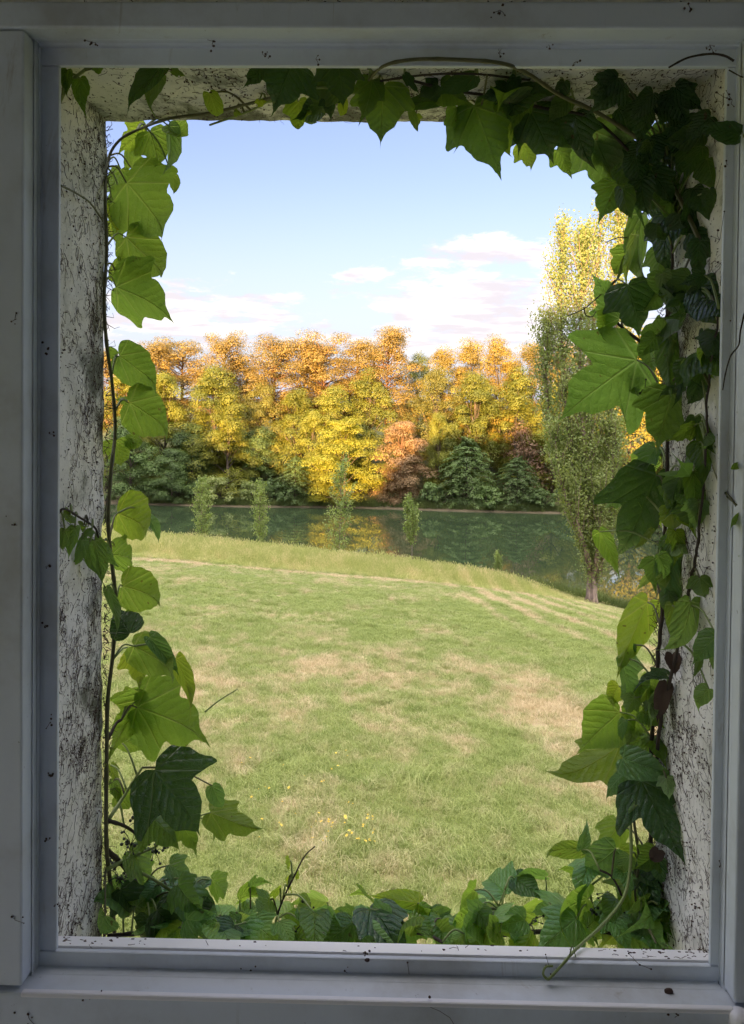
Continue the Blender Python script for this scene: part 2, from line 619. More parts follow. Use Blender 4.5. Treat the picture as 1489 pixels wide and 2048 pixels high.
def make_tiered(seed, H, W, mat, ntier=15, per=13, lpp=100, size=0.29, spread=1.0, top=0.25):
    """layered spreading branches, drooping at the tips"""
    rng = np.random.default_rng(seed)
    tb = MB()
    tp = trunk_path(tb, H * 0.96, H * 0.017, rng)
    ch = []
    for i in range(ntier):
        t = (i + 0.3 * rng.random()) / ntier
        zt = 0.05 + 0.92 * t
        env = (1 - t) ** 0.55 * (1 - top) + top * (1 - t ** 3)
        for k in range(per):
            ang = 6.283 * (k + rng.random()) / per
            R = W * 0.5 * env * spread * (0.65 + 0.45 * rng.random())
            s = on_trunk(tp, zt)
            e = s + Vector((math.cos(ang) * R, math.sin(ang) * R, H * 0.015 - R * 0.16 + rng.normal() * 0.25))
            if k % 2 == 0:
                limb(tb, s, e, H * 0.004, H * 0.001, rng, -0.08, 4, 4)
            m = lpp
            f = 0.25 + 0.75 * rng.random(m)
            C = np.array(s)[None, :] * (1 - f[:, None]) + np.array(e)[None, :] * f[:, None]
            wdt = R * 0.20 * (1.15 - f)
            side = np.array([-math.sin(ang), math.cos(ang), 0])
            C = C + side * (rng.normal(size=m) * wdt)[:, None]
            C[:, 2] += 0.08 * R * np.sin(math.pi * f) + rng.normal(size=m) * 0.10
            N = np.array([math.cos(ang) * 0.4, math.sin(ang) * 0.4, 1.0]) + rng.normal(size=(m, 3)) * 0.4
            ch.append(leaf_quads(C, N, size, rng, 0.5))
    return tb, leaves_mesh('crown', ch, mat)


def make_weeping(seed, H, W, mat, nstr=620, size=0.30):
    rng = np.random.default_rng(seed)
    tb = MB()
    tp = trunk_path(tb, H * 0.8, H * 0.022, rng)
    ch = []
    for i in range(nstr):
        ang = rng.random() * 6.283
        hz = (0.22 + 0.76 * rng.random() ** 0.8)
        R = W * 0.5 * math.sqrt(max(0.02, 1 - (hz - 0.25) ** 2 / 0.6)) * (0.45 + 0.55 * rng.random())
        top = Vector((math.cos(ang) * R, math.sin(ang) * R, hz * H))
        L = min(H * (0.12 + 0.22 * rng.random()), hz * H - 0.6)
        m = 40
        f = rng.random(m)
        C = np.array(top)[None, :] + np.stack([rng.normal(size=m) * 0.28, rng.normal(size=m) * 0.28, -L * f], -1)
        C[:, 0] += math.cos(ang) * 0.05 * L * f
        N = np.array([math.cos(ang), math.sin(ang), 0.35]) + rng.normal(size=(m, 3)) * 0.5
        ch.append(leaf_quads(C, N, size, rng, 0.6))
        if i % 9 == 0:
            limb(tb, on_trunk(tp, min(0.95, hz * 0.8)), top, H * 0.006, H * 0.0015, rng, -0.1)
    return tb, leaves_mesh('crown', ch, mat)


def make_bush(seed, H, W, mat, npuff=26, lpp=85, size=0.30):
    rng = np.random.default_rng(seed)
    tb = MB()
    ch = []
    for i in range(npuff):
        ang = rng.random() * 6.283
        zt = 0.12 + 0.8 * rng.random()
        rr = W * 0.5 * (1 - 0.75 * zt ** 2) * rng.random() ** 0.6
        c = np.array([math.cos(ang) * rr, math.sin(ang) * rr, zt * H])
        puff(c, H * (0.13 + 0.12 * rng.random()), lpp, rng, size, 0.85, 0.3, ch, 0.5)
        limb(tb, (rng.normal() * 0.15, rng.normal() * 0.15, 0), c, 0.05, 0.015, rng, -0.1, 4, 4)
    return tb, leaves_mesh('crown', ch, mat)


def make_poplar(seed, leaders, mat, r0, leaf=0.10, nl=26, step=0.30, blen=2.4, sub=0.55, first=0.12, bw=1.0):
    """upright poplar: several leaders, steep side branches, leaves along them. leaders: lists of (x, y, z)"""
    rng = np.random.default_rng(seed)
    tb = MB()
    ch = []
    H = max(p[-1][2] for p in leaders)
    for li, pts in enumerate(leaders):
        path = smooth_path(pts, 22)
        tb.tube(path, [max(0.015, r0 * (1.0 if li == 0 else 0.55) * (1 - i / 22) ** 0.9 * (1.45 if i == 0 and li == 0 else 1)) for i in range(22)], 9 if li == 0 else 6)
        L = sum((path[i + 1] - path[i]).length for i in range(21))
        n = int(L / step)
        for i in range(n):
            t = (i + rng.random()) / n
            if t < first:
                continue
            k = min(int(t * 21), 20)
            s = path[k].lerp(path[k + 1], t * 21 - k)
            for q in range(3):
                ang = rng.random() * 6.283
                bl = blen * (0.45 + 0.75 * rng.random()) * (0.5 + 0.85 * math.sin(math.pi * min(1, (1 - t) * 0.9 + 0.02)) ** 0.8) * (0.75 if t > .85 else 1)
                lean = (0.22 + 0.22 * rng.random()) * bw
                d = Vector((math.cos(ang) * lean, math.sin(ang) * lean, 0.93)).normalized()
                e = s + d * bl
                if q == 0:
                    mid = s.lerp(e, 0.45) + Vector((math.cos(ang), math.sin(ang), 0)) * bl * 0.07
                    tb.tube([s, mid, e], [0.028, 0.018, 0.006], 4, False)
                m = int(nl * (0.5 + bl / blen * 0.7))
                kc = max(2, int(bl / 0.32))
                f = np.clip((rng.integers(0, kc, m) + 0.6) / kc + rng.normal(size=m) * 0.02, 0.02, 1.03)
                C = np.array(s)[None] * (1 - f[:, None]) + np.array(e)[None] * f[:, None]
                C = C + rng.normal(size=(m, 3)) * np.array([0.12, 0.12, 0.12]) * sub * 1.7
                N = rng.normal(size=(m, 3)) + np.array([math.cos(ang), math.sin(ang), 0.5]) * 0.7
                ch.append(leaf_quads(C, N, leaf, rng, 0.8))
    return tb, leaves_mesh('crown', ch, mat)


def store(tb, crown, bark):
    me = bpy.data.meshes.new('trunk')
    me.from_pydata(tb.v, [], tb.f)
    me.materials.append(bark)
    me.polygons.foreach_set('use_smooth', [True] * len(me.polygons))
    return me, crown


def place_tree(name, proto, loc, label, scale=(1, 1, 1), rz=0.0, group=None, cat='tree', color=None):
    root = empty(name, loc, rz)
    root.scale = scale
    tag(root, label, cat, group)
    t = bpy.data.objects.new('trunk' if cat != 'bush' else 'stems', proto[0])
    c = bpy.data.objects.new('crown', proto[1])
    for o in (t, c):
        COL.objects.link(o)
        o.parent = root
    if color:
        c.color = (*color, 1)
    return root


PINES = [store(*make_pine(s, 26, 9.5, M_PINE, low), M_PBARK) for s, low in ((11, .34), (12, .40), (13, .30), (14, .38))]
OAKS = [store(*make_broadleaf(s, 20, 13, M_OAK), M_BARK) for s in (21, 22, 23)]
LIMES = [store(*make_broadleaf(s, 18, 11, M_LIME, 0.06), M_BARK) for s in (31, 32, 33)]
TIERS = [store(*make_tiered(s, 12, 12, M_DARK, top=0.85), M_BARK) for s in (41, 42)]
DARKS = [store(*make_broadleaf(s, 14, 11, M_DARK, 0.03), M_BARK) for s in (51, 52)]
COPPER = store(*make_broadleaf(61, 14, 10, M_COPPER, 0.04), M_PBARK)
WILLOW = store(*make_weeping(71, 26, 15, M_WILLOW), M_BARK)
BUSHES = [store(*make_bush(s, 3.2, 5.0, M_DARK), M_BARK) for s in (81, 82)]
GBUSH = [store(*make_bush(s, 3.6, 6.0, M_POPLAR), M_BARK) for s in (83, 84)]
BBUSH = store(*make_bush(85, 6.0, 7.0, M_COPPER, 26, 60, 0.28), M_BARK)

R3 = random.Random(5)
ORD = ['first', 'second', 'third', 'fourth', 'fifth', 'sixth', 'seventh', 'eighth', 'ninth', 'tenth', 'eleventh', 'twelfth',
       'thirteenth', 'fourteenth', 'fifteenth', 'sixteenth']


def tree_px(name, proto, H0, W0, px, top, D, wpx, label, group=None, cat='tree', color=None, base=None, sink=0.3):
    """a tree whose crown top stands at photo height `top`, standing on the ground at distance D"""
    loc = at_ground(px, D, sink)
    if base is not None:
        loc.z = base
    H = z_at(px, top, D) - loc.z
    W = wpx / FPX * D
    return place_tree(name, proto, loc, label, (W / W0, W / W0, H / H0), R3.random() * 6.28, group, cat, color)


g = 'sunlit pines along the skyline'
pine_list = [(232, 704, 152, 100), (300, 690, 149, 90), (368, 685, 153, 90), (447, 671, 148, 70), (496, 722, 154, 70), (545, 677, 147, 90),
             (598, 692, 152, 85), (648, 672, 149, 90), (708, 688, 153, 90), (774, 660, 146, 80)]
for i, (px, top, D, w) in enumerate(pine_list):
    tree_px('pine_tree', PINES[i % 4], 26, 9.5, px, top, D, w * 1.5, 'tall orange-lit pine on the skyline, %s from the house wall on the left' % ORD[i], g)
g = 'broad crowned trees on the skyline'
for i, (px, top, D, w) in enumerate([(835, 712, 156, 90), (885, 702, 147, 120), (942, 688, 150, 130), (1000, 684, 146, 130), (1062, 689, 150, 125), (1128, 692, 147, 120)]):
    tree_px('oak_tree', OAKS[i % 3], 20, 13, px, top, D, w,
            'broad orange-lit skyline tree between pines and tall poplar, %s from the pines' % ORD[i], g,
            color=(1.25, 0.98, 0.9) if i else (0.7, 0.85, 0.9))
g = 'yellow green trees of the middle row'
mid = [(250, 742, 143, 120, 0), (330, 748, 142, 120, 1), (430, 738, 139, 150, 2), (520, 770, 141, 110, 0), (590, 782, 140, 115, 1), (668, 778, 138, 130, 2),
       (738, 752, 141, 120, 0), (872, 742, 141, 120, 1), (950, 752, 138, 140, 2), (1030, 748, 141, 140, 0), (1105, 770, 138, 120, 1)]
for i, (px, top, D, w, v) in enumerate(mid):
    tree_px('lime_tree', (LIMES if i % 4 != 3 else OAKS)[v], 18 if i % 4 != 3 else 20, 11 if i % 4 != 3 else 13, px, top, D, w,
            'yellow-green tree in the row below the skyline trees, %s from the ivy-clad left side' % ORD[i], g)

tree_px('beech_tree', DARKS[0], 14, 11, 262, 828, 133, 130, 'dark shaded tree beside the left vine, its foot at the water')
tree_px('beech_tree', DARKS[1], 14, 11, 345, 900, 131.5, 100, 'low dark rounded tree at the water left of the bright yellow crowns')
tree_px('lime_tree', LIMES[0], 18, 11, 455, 800, 134, 130, 'bright yellow-lit tree with pale trunk behind the first young poplars', color=(1.15, 1.1, 1.0))
tree_px('lime_tree', LIMES[1], 18, 11, 690, 838, 130.2, 150, 'brightest yellow tree at the water behind the largest young poplar', color=(1.25, 1.2, 1.0))
tree_px('lime_tree', LIMES[2], 18, 11, 625, 830, 135, 95, 'yellow-green tree standing between the dark conifer and the brightest yellow tree')
tree_px('beech_tree', DARKS[1], 14, 11, 385, 850, 139, 120, 'dark tree in shade between the left bank trees and the yellow crowns')
tree_px('beech_tree', DARKS[0], 14, 11, 512, 860, 139, 110, 'dark tree in shade behind the second young poplar')
tree_px('cedar_tree', TIERS[0], 12, 12, 590, 905, 131.5, 105, 'dark layered conifer at the water behind the second young poplar')
tree_px('copper_beech', COPPER, 14, 10, 803, 845, 131, 120, 'rounded peach-coloured tree at the water, among yellow and dark green ones')
tree_px('lime_tree', LIMES[1], 18, 11, 878, 828, 133, 70, 'slim yellow-green tree between the peach-coloured tree and the dark layered tree')
tree_px('hornbeam_tree', TIERS[1], 12, 12, 935, 862, 130, 150, 'large dark green tree with layered branches, right of the peach-coloured tree')
tree_px('hornbeam_tree', TIERS[0], 12, 12, 1035, 905, 128.5, 130, 'mid green tree with layered branches reaching over the water beside the poplar')
tree_px('brown_bush', BBUSH, 6.0, 7.0, 1048, 852, 134, 120, 'purplish brown bush above the layered green trees', cat='bush', color=(0.75, 0.7, 0.8))
tree_px('weeping_willow', WILLOW, 26, 15, 1262, 640, 127, 250, 'golden weeping tree glowing behind the vine on the right')
tree_px('lime_tree', LIMES[2], 18, 11, 1400, 690, 130, 190, 'yellow tree behind the right vine, farthest right of all trees')
tree_px('lime_tree', LIMES[0], 18, 11, 1195, 735, 137, 130, 'yellow tree half hidden behind the crown of the tall poplar')
tree_px('lime_tree', LIMES[1], 18, 11, 1330, 720, 136, 150, 'yellow tree between the golden weeping tree and the farthest right tree')
for i, (px, top, w, k) in enumerate([(300, 962, 70, 0), (392, 958, 60, 1), (440, 955, 90, 2), (505, 962, 80, 3), (548, 958, 70, 0), (862, 962, 70, 1), (975, 972, 80, 0), (1085, 975, 80, 1), (1150, 965, 90, 0), (1210, 960, 90, 1)]):
    pr = (BUSHES + GBUSH)[k]
    tree_px('shore_bush', pr, 3.2 if k < 2 else 3.6, 5.0 if k < 2 else 6.0, px, top, float(far_shore(px_x(px, 129))) + 2.2, w,
            'low bush on the far shoreline, %s counted from the left vine' % ORD[i], 'bushes along the far shore', 'bush')

# --- the tall poplar on the lawn
PD = 45.0
pl = at_ground(1188, PD, 0.15)


def loc_px(px, py, dy=0.0):
    p = P(px, py, PD + dy)
    return (p.x - pl.x, dy, p.z - pl.z)


lead = [[(0, 0, 0), loc_px(1186, 1130), loc_px(1184, 1000), loc_px(1180, 860), loc_px(1188, 640, .4), loc_px(1208, 372, .3)],
        [loc_px(1184, 1140), loc_px(1160, 1000, -.5), loc_px(1130, 800, -.6), loc_px(1122, 620, -.4), loc_px(1128, 452, -.2)],
        [loc_px(1186, 1145), loc_px(1205, 1000, .5), loc_px(1225, 800, .8), loc_px(1238, 560, .6), loc_px(1240, 392, .4)],
        [loc_px(1183, 1140), loc_px(1140, 1020, .6), loc_px(1105, 880, .9), loc_px(1092, 740, .8), loc_px(1098, 640, .6)],
        [loc_px(1187, 1140), loc_px(1175, 950, -1.0), loc_px(1160, 760, -1.2), loc_px(1165, 560, -.8), loc_px(1172, 470, -.5)],
        [loc_px(1185, 1140), loc_px(1150, 1040, -.9), loc_px(1118, 940, -1.1), loc_px(1110, 860, -1.2)],
        [loc_px(1187, 1145), loc_px(1212, 1050, -.7), loc_px(1228, 930, -.9), loc_px(1230, 860, -.9)],
        [loc_px(1189, 1160), loc_px(1208, 1110, -.5), loc_px(1222, 1050, -.6), loc_px(1226, 1000, -.6)],
        [loc_px(1188, 1158), loc_px(1196, 1100, -1.0), loc_px(1202, 1030, -1.3), loc_px(1205, 960, -1.3)],
        [loc_px(1186, 1158), loc_px(1172, 1100, -.8), loc_px(1155, 1040, -1.2), loc_px(1150, 980, -1.2)]]
pop = store(*make_poplar(91, lead, M_POPLAR, 0.36, 0.13, 32, 0.17, 2.4, 0.80, 0.07, 1.2), M_POPBARK)
place_tree('poplar_tree', pop, pl, 'tall upright poplar with stout pale trunk standing on the lawn by the lake')

# --- young poplars below the brow
def make_sapling(seed, H, W, bare, mat):
    """young poplar: bare stem, feathery upright crown widest about the middle, loose rounded top"""
    rng = np.random.default_rng(seed)
    tb = MB()
    tp = trunk_path(tb, H * 0.97, 0.05, rng, 0.012, 6, 1.2)
    ch = []
    for i in range(70):
        t = bare + (0.92 - bare) * (i + rng.random()) / 70
        u = (t - bare) / (1 - bare)
        s = on_trunk(tp, t)
        ang = rng.random() * 6.283
        R = W * 0.5 * (0.35 + 0.75 * math.sin(math.pi * min(1, u * 0.85 + 0.18)) ** 0.8) * (0.5 + 0.65 * rng.random())
        bl = H * (0.10 + 0.08 * rng.random())
        e = s + Vector((math.cos(ang) * R, math.sin(ang) * R, bl))
        tb.tube([s, s.lerp(e, .5) + Vector((math.cos(ang), math.sin(ang), 0)) * R * .18, e], [.016, .011, .004], 4, False)
        m = 46
        f = 0.2 + 0.85 * rng.random(m)
        C = np.array(s)[None] * (1 - f[:, None]) + np.array(e)[None] * f[:, None] + rng.normal(size=(m, 3)) * 0.10
        ch.append(leaf_quads(C, rng.normal(size=(m, 3)) + np.array([0, 0, .5]), 0.12, rng, 0.8))
    return tb, leaves_mesh('crown', ch, mat)


YP = [(store(*make_sapling(101, 7.0, 1.5, 0.22, M_POPLAR), M_POPBARK), 7.0, 1.6), (store(*make_sapling(102, 9.0, 2.3, 0.12, M_POPLAR), M_POPBARK), 9.0, 2.4),
      (store(*make_sapling(103, 6.5, 1.2, 0.45, M_POPLAR), M_POPBARK), 6.5, 1.3)]
for i, (px, top, base, D, w, k, lab) in enumerate([
        (405, 956, 1066, 55, 40, 0, 'first young poplar from the left below the tall grass, pale green'),
        (521, 963, 1090, 55, 36, 0, 'slim young poplar before the water, second from the left vine'),
        (681, 917, 1112, 56, 62, 1, 'largest and bushiest of the young poplars before the water'),
        (825, 998, 1130, 54, 34, 2, 'slender young poplar with a bare lower stem, nearest the tall poplar but one'),
        (1000, 1105, 1160, 52, 18, 2, 'tiny sapling in the tall grass left of the tall poplar')]):
    tree_px('young_poplar', YP[k][0], YP[k][1], YP[k][2], px, top, D, w, lab, 'young poplars along the near shore', color=(1.0, 1.06, 1.0))

# ------------------------------------------------------------------ the house: wall with its window opening, and the room behind the camera
def paint_mat(name, col, dirt=0.75, rough=0.45):
    m, nt = new_mat(name)
    geo = nd(nt, 'NewGeometry').outputs['Position']
    n = noise_tex(nt, geo, 5.0, 6.0, 0.65)
    sp = noise_tex(nt, geo, 130.0, 3.0, 0.7)
    c = mix(nt, mth(nt, 'MULTIPLY', sstep(nt, n, 0.45, 0.75), dirt), col, (col[0] * .62, col[1] * .58, col[2] * .52))
    c = mix(nt, sstep(nt, sp, 0.70, 0.76, 0.0, 0.55), c, (0.09, 0.075, 0.06))
    st = noise_tex(nt, vscale(nt, geo, (6.0, 6.0, 0.8)), 4.0, 6.0, 0.75, 0.6)
    c = mix(nt, sstep(nt, st, 0.60, 0.72, 0.0, dirt * 0.6), c, (0.30, 0.26, 0.21))
    g = noise_tex(nt, vscale(nt, geo, (1, 1, 0.15)), 60.0, 3.0, 0.6)
    b = nd(nt, 'BsdfPrincipled', None, Base_Color=c, Roughness=rough, Normal=bump(nt, mth(nt, 'ADD', g, mth(nt, 'MULTIPLY', n, 2.0)), 0.10, 0.004))
    finish(nt, b.outputs[0])
    return m


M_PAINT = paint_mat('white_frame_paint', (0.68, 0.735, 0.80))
M_SILL = paint_mat('pale_sill_paint', (0.88, 0.87, 0.88), 0.15, 0.5)  # paler and less dirty than the frame paint
M_ROOM = paint_mat('room_plaster', (0.72, 0.75, 0.81), 0.15, 0.8)
M_FLOOR = paint_mat('room_floor', (0.62, 0.63, 0.66), 0.2, 0.5)

M_PLASTER, nt = new_mat('weathered_plaster')
geo = nd(nt, 'NewGeometry').outputs['Position']
n1 = noise_tex(nt, geo, 9.0, 7.0, 0.68, 0.3)
n2 = noise_tex(nt, vscale(nt, geo, (1, 1, .45)), 34.0, 5.0, 0.7, 0.4)
n3 = noise_tex(nt, geo, 170.0, 3.0, 0.65)
sepp = nd(nt, 'SeparateXYZ', None, i0=geo)
outer = sstep(nt, sepp.outputs[1], 0.96, 1.11)
c = mix(nt, sstep(nt, n1, 0.38, 0.7), (0.84, 0.82, 0.78), (0.62, 0.61, 0.55))
grime = mth(nt, 'ADD', mth(nt, 'MULTIPLY', n2, 0.75), mth(nt, 'MULTIPLY', outer, 0.10))
c = mix(nt, sstep(nt, grime, 0.53, 0.60, 0.0, 0.75), c, (0.15, 0.145, 0.10))
damp = sstep(nt, sepp.outputs[2], 3.35, 3.95)
moss = sstep(nt, mth(nt, 'ADD', mth(nt, 'ADD', n1, mth(nt, 'MULTIPLY', outer, 0.16)), mth(nt, 'MULTIPLY', damp, 0.05)), 0.61, 0.75, 0.0, 0.8)
c = mix(nt, moss, c, (0.055, 0.065, 0.03))
sp = sstep(nt, mth(nt, 'ADD', n3, mth(nt, 'MULTIPLY', outer, 0.03)), 0.615, 0.66)
c = mix(nt, mth(nt, 'MULTIPLY', sp, 0.9), c, (0.035, 0.022, 0.022))
hh = mth(nt, 'ADD', mth(nt, 'MULTIPLY', n2, 0.6), mth(nt, 'MULTIPLY', n3, 0.3))
b = nd(nt, 'BsdfPrincipled', None, Base_Color=c, Roughness=0.9, Normal=bump(nt, hh, 0.55, 0.006))
finish(nt, b.outputs[0])

house = empty('house', (0, 1.1, 0))
tag(house, 'weathered white plastered house wall framing the window opening', 'house')

Y_IN, Y_OUT = 0.872, 1.105       # masonry as seen through the frame
XL = P(213, 1000, Y_OUT).x
XR = P(1318, 1000, Y_OUT).x
ZT = P(745, 249, Y_OUT).z
ZB = P(745, 1905, Y_OUT).z - 0.03
rr = random.Random(3)


def hp(mb, name, mat, smooth=False):
    o = mb.build(name, mat, house, smooth)
    o.matrix_parent_inverse = Matrix.Translation((0, -1.1, 0))
    return o


def reveal_sheet(name, a, b, c0, d0, nu, nv, nrm):
    """masonry reveal: a rough sheet from the frame line to the outer arris, rolling over onto the facade"""
    a, b, c0, d0, nrm = Vector(a), Vector(b), Vector(c0), Vector(d0), Vector(nrm)
    vs, fs = [], []
    # v runs along the opening, u from inside to outside and then round the corner
    for j in range(nv + 1):
        v = j / nv
        p0, p1 = a.lerp(b, v), c0.lerp(d0, v)
        for i in range(nu + 5):
            if i <= nu:
                u = i / nu
                p = p0.lerp(p1, u * 0.94)
            else:
                th = (i - nu) / 4 * math.pi / 2
                rr_ = (p1 - p0).length * 0.06
                p = p0.lerp(p1, 0.94) + (p1 - p0).normalized() * rr_ * math.sin(th) - nrm * rr_ * (1 - math.cos(th))
            h = mnoise.fractal(p * 22, 1.0, 2.0, 4) * 0.0032 + mnoise.noise(p * 6) * 0.003
            vs.append(p + nrm * h)
    w = nu + 5
    for j in range(nv):
        for i in range(w - 1):
            fs.append((j * w + i, j * w + i + 1, (j + 1) * w + i + 1, (j + 1) * w + i))
    m = MB()
    m.add(vs, fs)
    return hp(m, name, M_PLASTER, True)


reveal_sheet('left_reveal', (XL, Y_IN, ZB), (XL, Y_IN, ZT + .01), (XL, Y_OUT, ZB), (XL, Y_OUT, ZT + .01), 26, 150, (1, 0, 0))
reveal_sheet('right_reveal', (XR, Y_IN, ZB), (XR, Y_IN, ZT + .01), (XR, Y_OUT, ZB), (XR, Y_OUT, ZT + .01), 26, 150, (-1, 0, 0))
reveal_sheet('lintel_soffit', (XL - .01, Y_IN, ZT), (XR + .01, Y_IN, ZT), (XL - .01, Y_OUT, ZT), (XR + .01, Y_OUT, ZT), 26, 110, (0, 0, -1))
# outer leaf of the wall, in four pieces round the opening, its plaster set back behind the reveal sheets
e = 0.014
HX0, HX1, HZ1 = -2.3, 7.5, 5.6
m = MB()
m.box(HX0, XL - e, Y_IN + .004, Y_OUT, -0.5, HZ1)
m.box(XR + e, HX1, Y_IN + .004, Y_OUT, -0.5, HZ1)
m.box(XL - e, XR + e, Y_IN + .004, Y_OUT, ZT + e, HZ1)
m.box(XL - e, XR + e, Y_IN + .03, Y_OUT, -0.5, ZB - .19)
hp(m, 'wall', M_PLASTER)
ZS = ZB - .19
m = MB()
m.add([(XL - e, Y_IN, ZS + .075), (XR + e, Y_IN, ZS + .075), (XR + e, Y_OUT + .05, ZS + .02), (XL - e, Y_OUT + .05, ZS + .02),
       (XL - e, Y_IN, ZS + .002), (XR + e, Y_IN, ZS + .002), (XR + e, Y_OUT + .05, ZS - .03), (XL - e, Y_OUT + .05, ZS - .03)],
      [(0, 1, 2, 3), (7, 6, 5, 4), (3, 2, 6, 7), (0, 3, 7, 4), (2, 1, 5, 6), (1, 0, 4, 5)])
hp(m, 'outer_sill', M_PLASTER)
# room
RZ0, RZ1, RY0, RX0, RX1 = 1.75, 4.55, -3.4, -2.0, 2.6
m = MB()
m.box(RX0, XL - .12, 0.852, Y_IN, RZ0, RZ1)
m.box(XR + .12, RX1, 0.852, Y_IN, RZ0, RZ1)
m.box(XL - .12, XR + .12, 0.852, Y_IN, ZT + .12, RZ1)
m.box(XL - .12, XR + .12, 0.852, Y_IN, RZ0, ZB - .12)
m.box(RX1, RX1 + .2, RY0, 0.87, RZ0, RZ1)
m.box(RX0 - .2, RX1 + .2, RY0 - .2, RY0, RZ0, RZ1)
# left wall with a wide unseen opening, added to let fill light in
m.box(RX0 - .2, RX0, RY0, -3.0, RZ0, RZ1)
m.box(RX0 - .2, RX0, -0.4, 0.87, RZ0, RZ1)
m.box(RX0 - .2, RX0, -3.0, -0.4, RZ0 + 2.3, RZ1)
hp(m, 'room_wall', M_ROOM)
m = MB()
m.box(RX0 - .2, RX1 + .2, RY0 - .2, 0.87, RZ1, RZ1 + .15)
hp(m, 'room_ceiling', paint_mat('dark_ceiling_paint', (0.16, 0.16, 0.17), 0.2, 0.8))
m = MB()
m.box(RX0 - .2, RX1 + .2, RY0 - .2, 0.87, RZ0 - .15, RZ0)
hp(m, 'room_floor', M_FLOOR)
m = MB()
m.box(HX0, HX0 + .1, -7.0, .87, -.5, 1.55)
m.box(HX1 - .2, HX1, -7.0, .87, -.5, HZ1)
m.box(HX0, HX1, -7.2, -7.0, -.5, HZ1)
hp(m, 'back_wall', M_PLASTER)
m = MB()
m.add([(HX0 - .4, 1.125, HZ1 + .002), (HX1 + .4, 1.125, HZ1 + .002), (HX1 + .4, -7.6, HZ1 + .002), (HX0 - .4, -7.6, HZ1 + .002), (HX0 - .4, -3.0, HZ1 + 2.0), (HX1 + .4, -3.0, HZ1 + 2.0)],
      [(0, 1, 5, 4), (2, 3, 4, 5), (0, 4, 3), (1, 2, 5), (0, 3, 2, 1)])
M_ROOF, nt = new_mat('roof_tiles')
geo = nd(nt, 'NewGeometry').outputs['Position']
b = nd(nt, 'BsdfPrincipled', None, Base_Color=mix(nt, noise_tex(nt, geo, 3.0), (0.25, 0.10, 0.06), (0.4, 0.19, 0.11)), Roughness=.9)
finish(nt, b.outputs[0])
hp(m, 'roof', M_ROOF)

# ------------------------------------------------------------------ window frame
window = empty('window_frame', (0, 0.86, P(745, 1960, .86).z))
tag(window, 'white painted window frame, open, dusty and specked with dried vine pads', 'window frame')
WINV = Matrix.Translation(-window.location)


def wp(mb, name, mat=M_PAINT, smooth=False, bevel=0.0):
    o = mb.build(name, mat, window, smooth)
    o.matrix_parent_inverse = WINV
    if bevel:
        md = o.modifiers.new('edges', 'BEVEL')
        md.width = bevel
        md.segments = 2
    return o


def X_(px, Y):
    return P(px, 1020, Y).x


def Z_(py, Y):
    return P(775, py, Y).z


YA, YB = 0.824, 0.862
# casing boards round the window, nearest the room
aL, aR, aT, aB = X_(46, YA), X_(1487, YA), Z_(60, YA), Z_(1996, YA)
m = MB(); m.box(aL - .115, aL, YA, .852, aB + .003, aT + .0); wp(m, 'casing_board', bevel=.0025)
m = MB(); m.box(aR, aR + .115, YA, .852, aB + .003, aT); wp(m, 'casing_board', bevel=.0025)
m = MB(); m.box(aL - .115, aR + .115, YA - .001, .852, aT + .0015, Z_(3, YA)); wp(m, 'casing_board', bevel=.0025)
m = MB(); m.box(aL - .14, aR + .14, YA - .006, .852, aB - .075, aB); wp(m, 'window_board', bevel=.003)
# stop beads stepping back to the fixed frame
bL, bR, bT, bB = X_(67, .846), X_(1472, .846), Z_(79, .846), Z_(1971, .846)
for (a, b2, c2, d2) in (((aL, bL, bB, bT)), ((bR, aR, bB, bT))):
    m = MB(); m.box(a + .0005, b2, .846, .866, c2 - .004, d2 + .004); wp(m, 'stop_bead', bevel=.003)
m = MB(); m.box(aL, aR, .8455, .866, bT + .0045, aT + .001); wp(m, 'stop_bead', bevel=.003)
m = MB(); m.box(aL, aR, .8455, .866, aB + .0005, bB - .0045); wp(m, 'stop_bead', bevel=.003)
# a raised running rail on the bottom board
m = MB(); m.box(aL + .004, aR - .004, YA - .012, YA - .004, Z_(2014, YA - .012), Z_(2004, YA - .012)); wp(m, 'sash_track', M_SILL, bevel=.002)
cL, cR, cT, cB = X_(76, .855), X_(1466, .855), Z_(92, .855), Z_(1961, .855)
for (a, b2) in ((bL, cL), (cR, bR)):
    m = MB(); m.box(a + .0003, b2, .8545, .866, cB, cT); wp(m, 'inner_bead', bevel=.002)
m = MB(); m.box(bL, bR, .854, .866, cT + .0003, bT + .004); wp(m, 'inner_bead', bevel=.002)
m = MB(); m.box(bL, bR, .854, .866, bB - .004, cB - .0003); wp(m, 'inner_bead', bevel=.002)
# fixed frame: two stiles, head, bottom rail
fL, fR, fT, fB = X_(116, YB), X_(1438, YB), Z_(133, YB), Z_(1917, YB)
TB = .0065
m = MB(); m.box(cL - .012, fL, YB, YB + TB, fB, fT); wp(m, 'stile', bevel=.0015)
m = MB(); m.box(fR, cR + .012, YB, YB + TB, fB, fT); wp(m, 'stile', bevel=.0015)
m = MB(); m.box(cL - .012, cR + .012, YB - .0006, YB + TB, fT + .0004, cT + .012); wp(m, 'head_rail', bevel=.0015)
m = MB(); m.box(cL - .012, cR + .012, YB - .0008, YB + TB, cB - .012, fB - .0004); wp(m, 'bottom_rail', bevel=.0015)
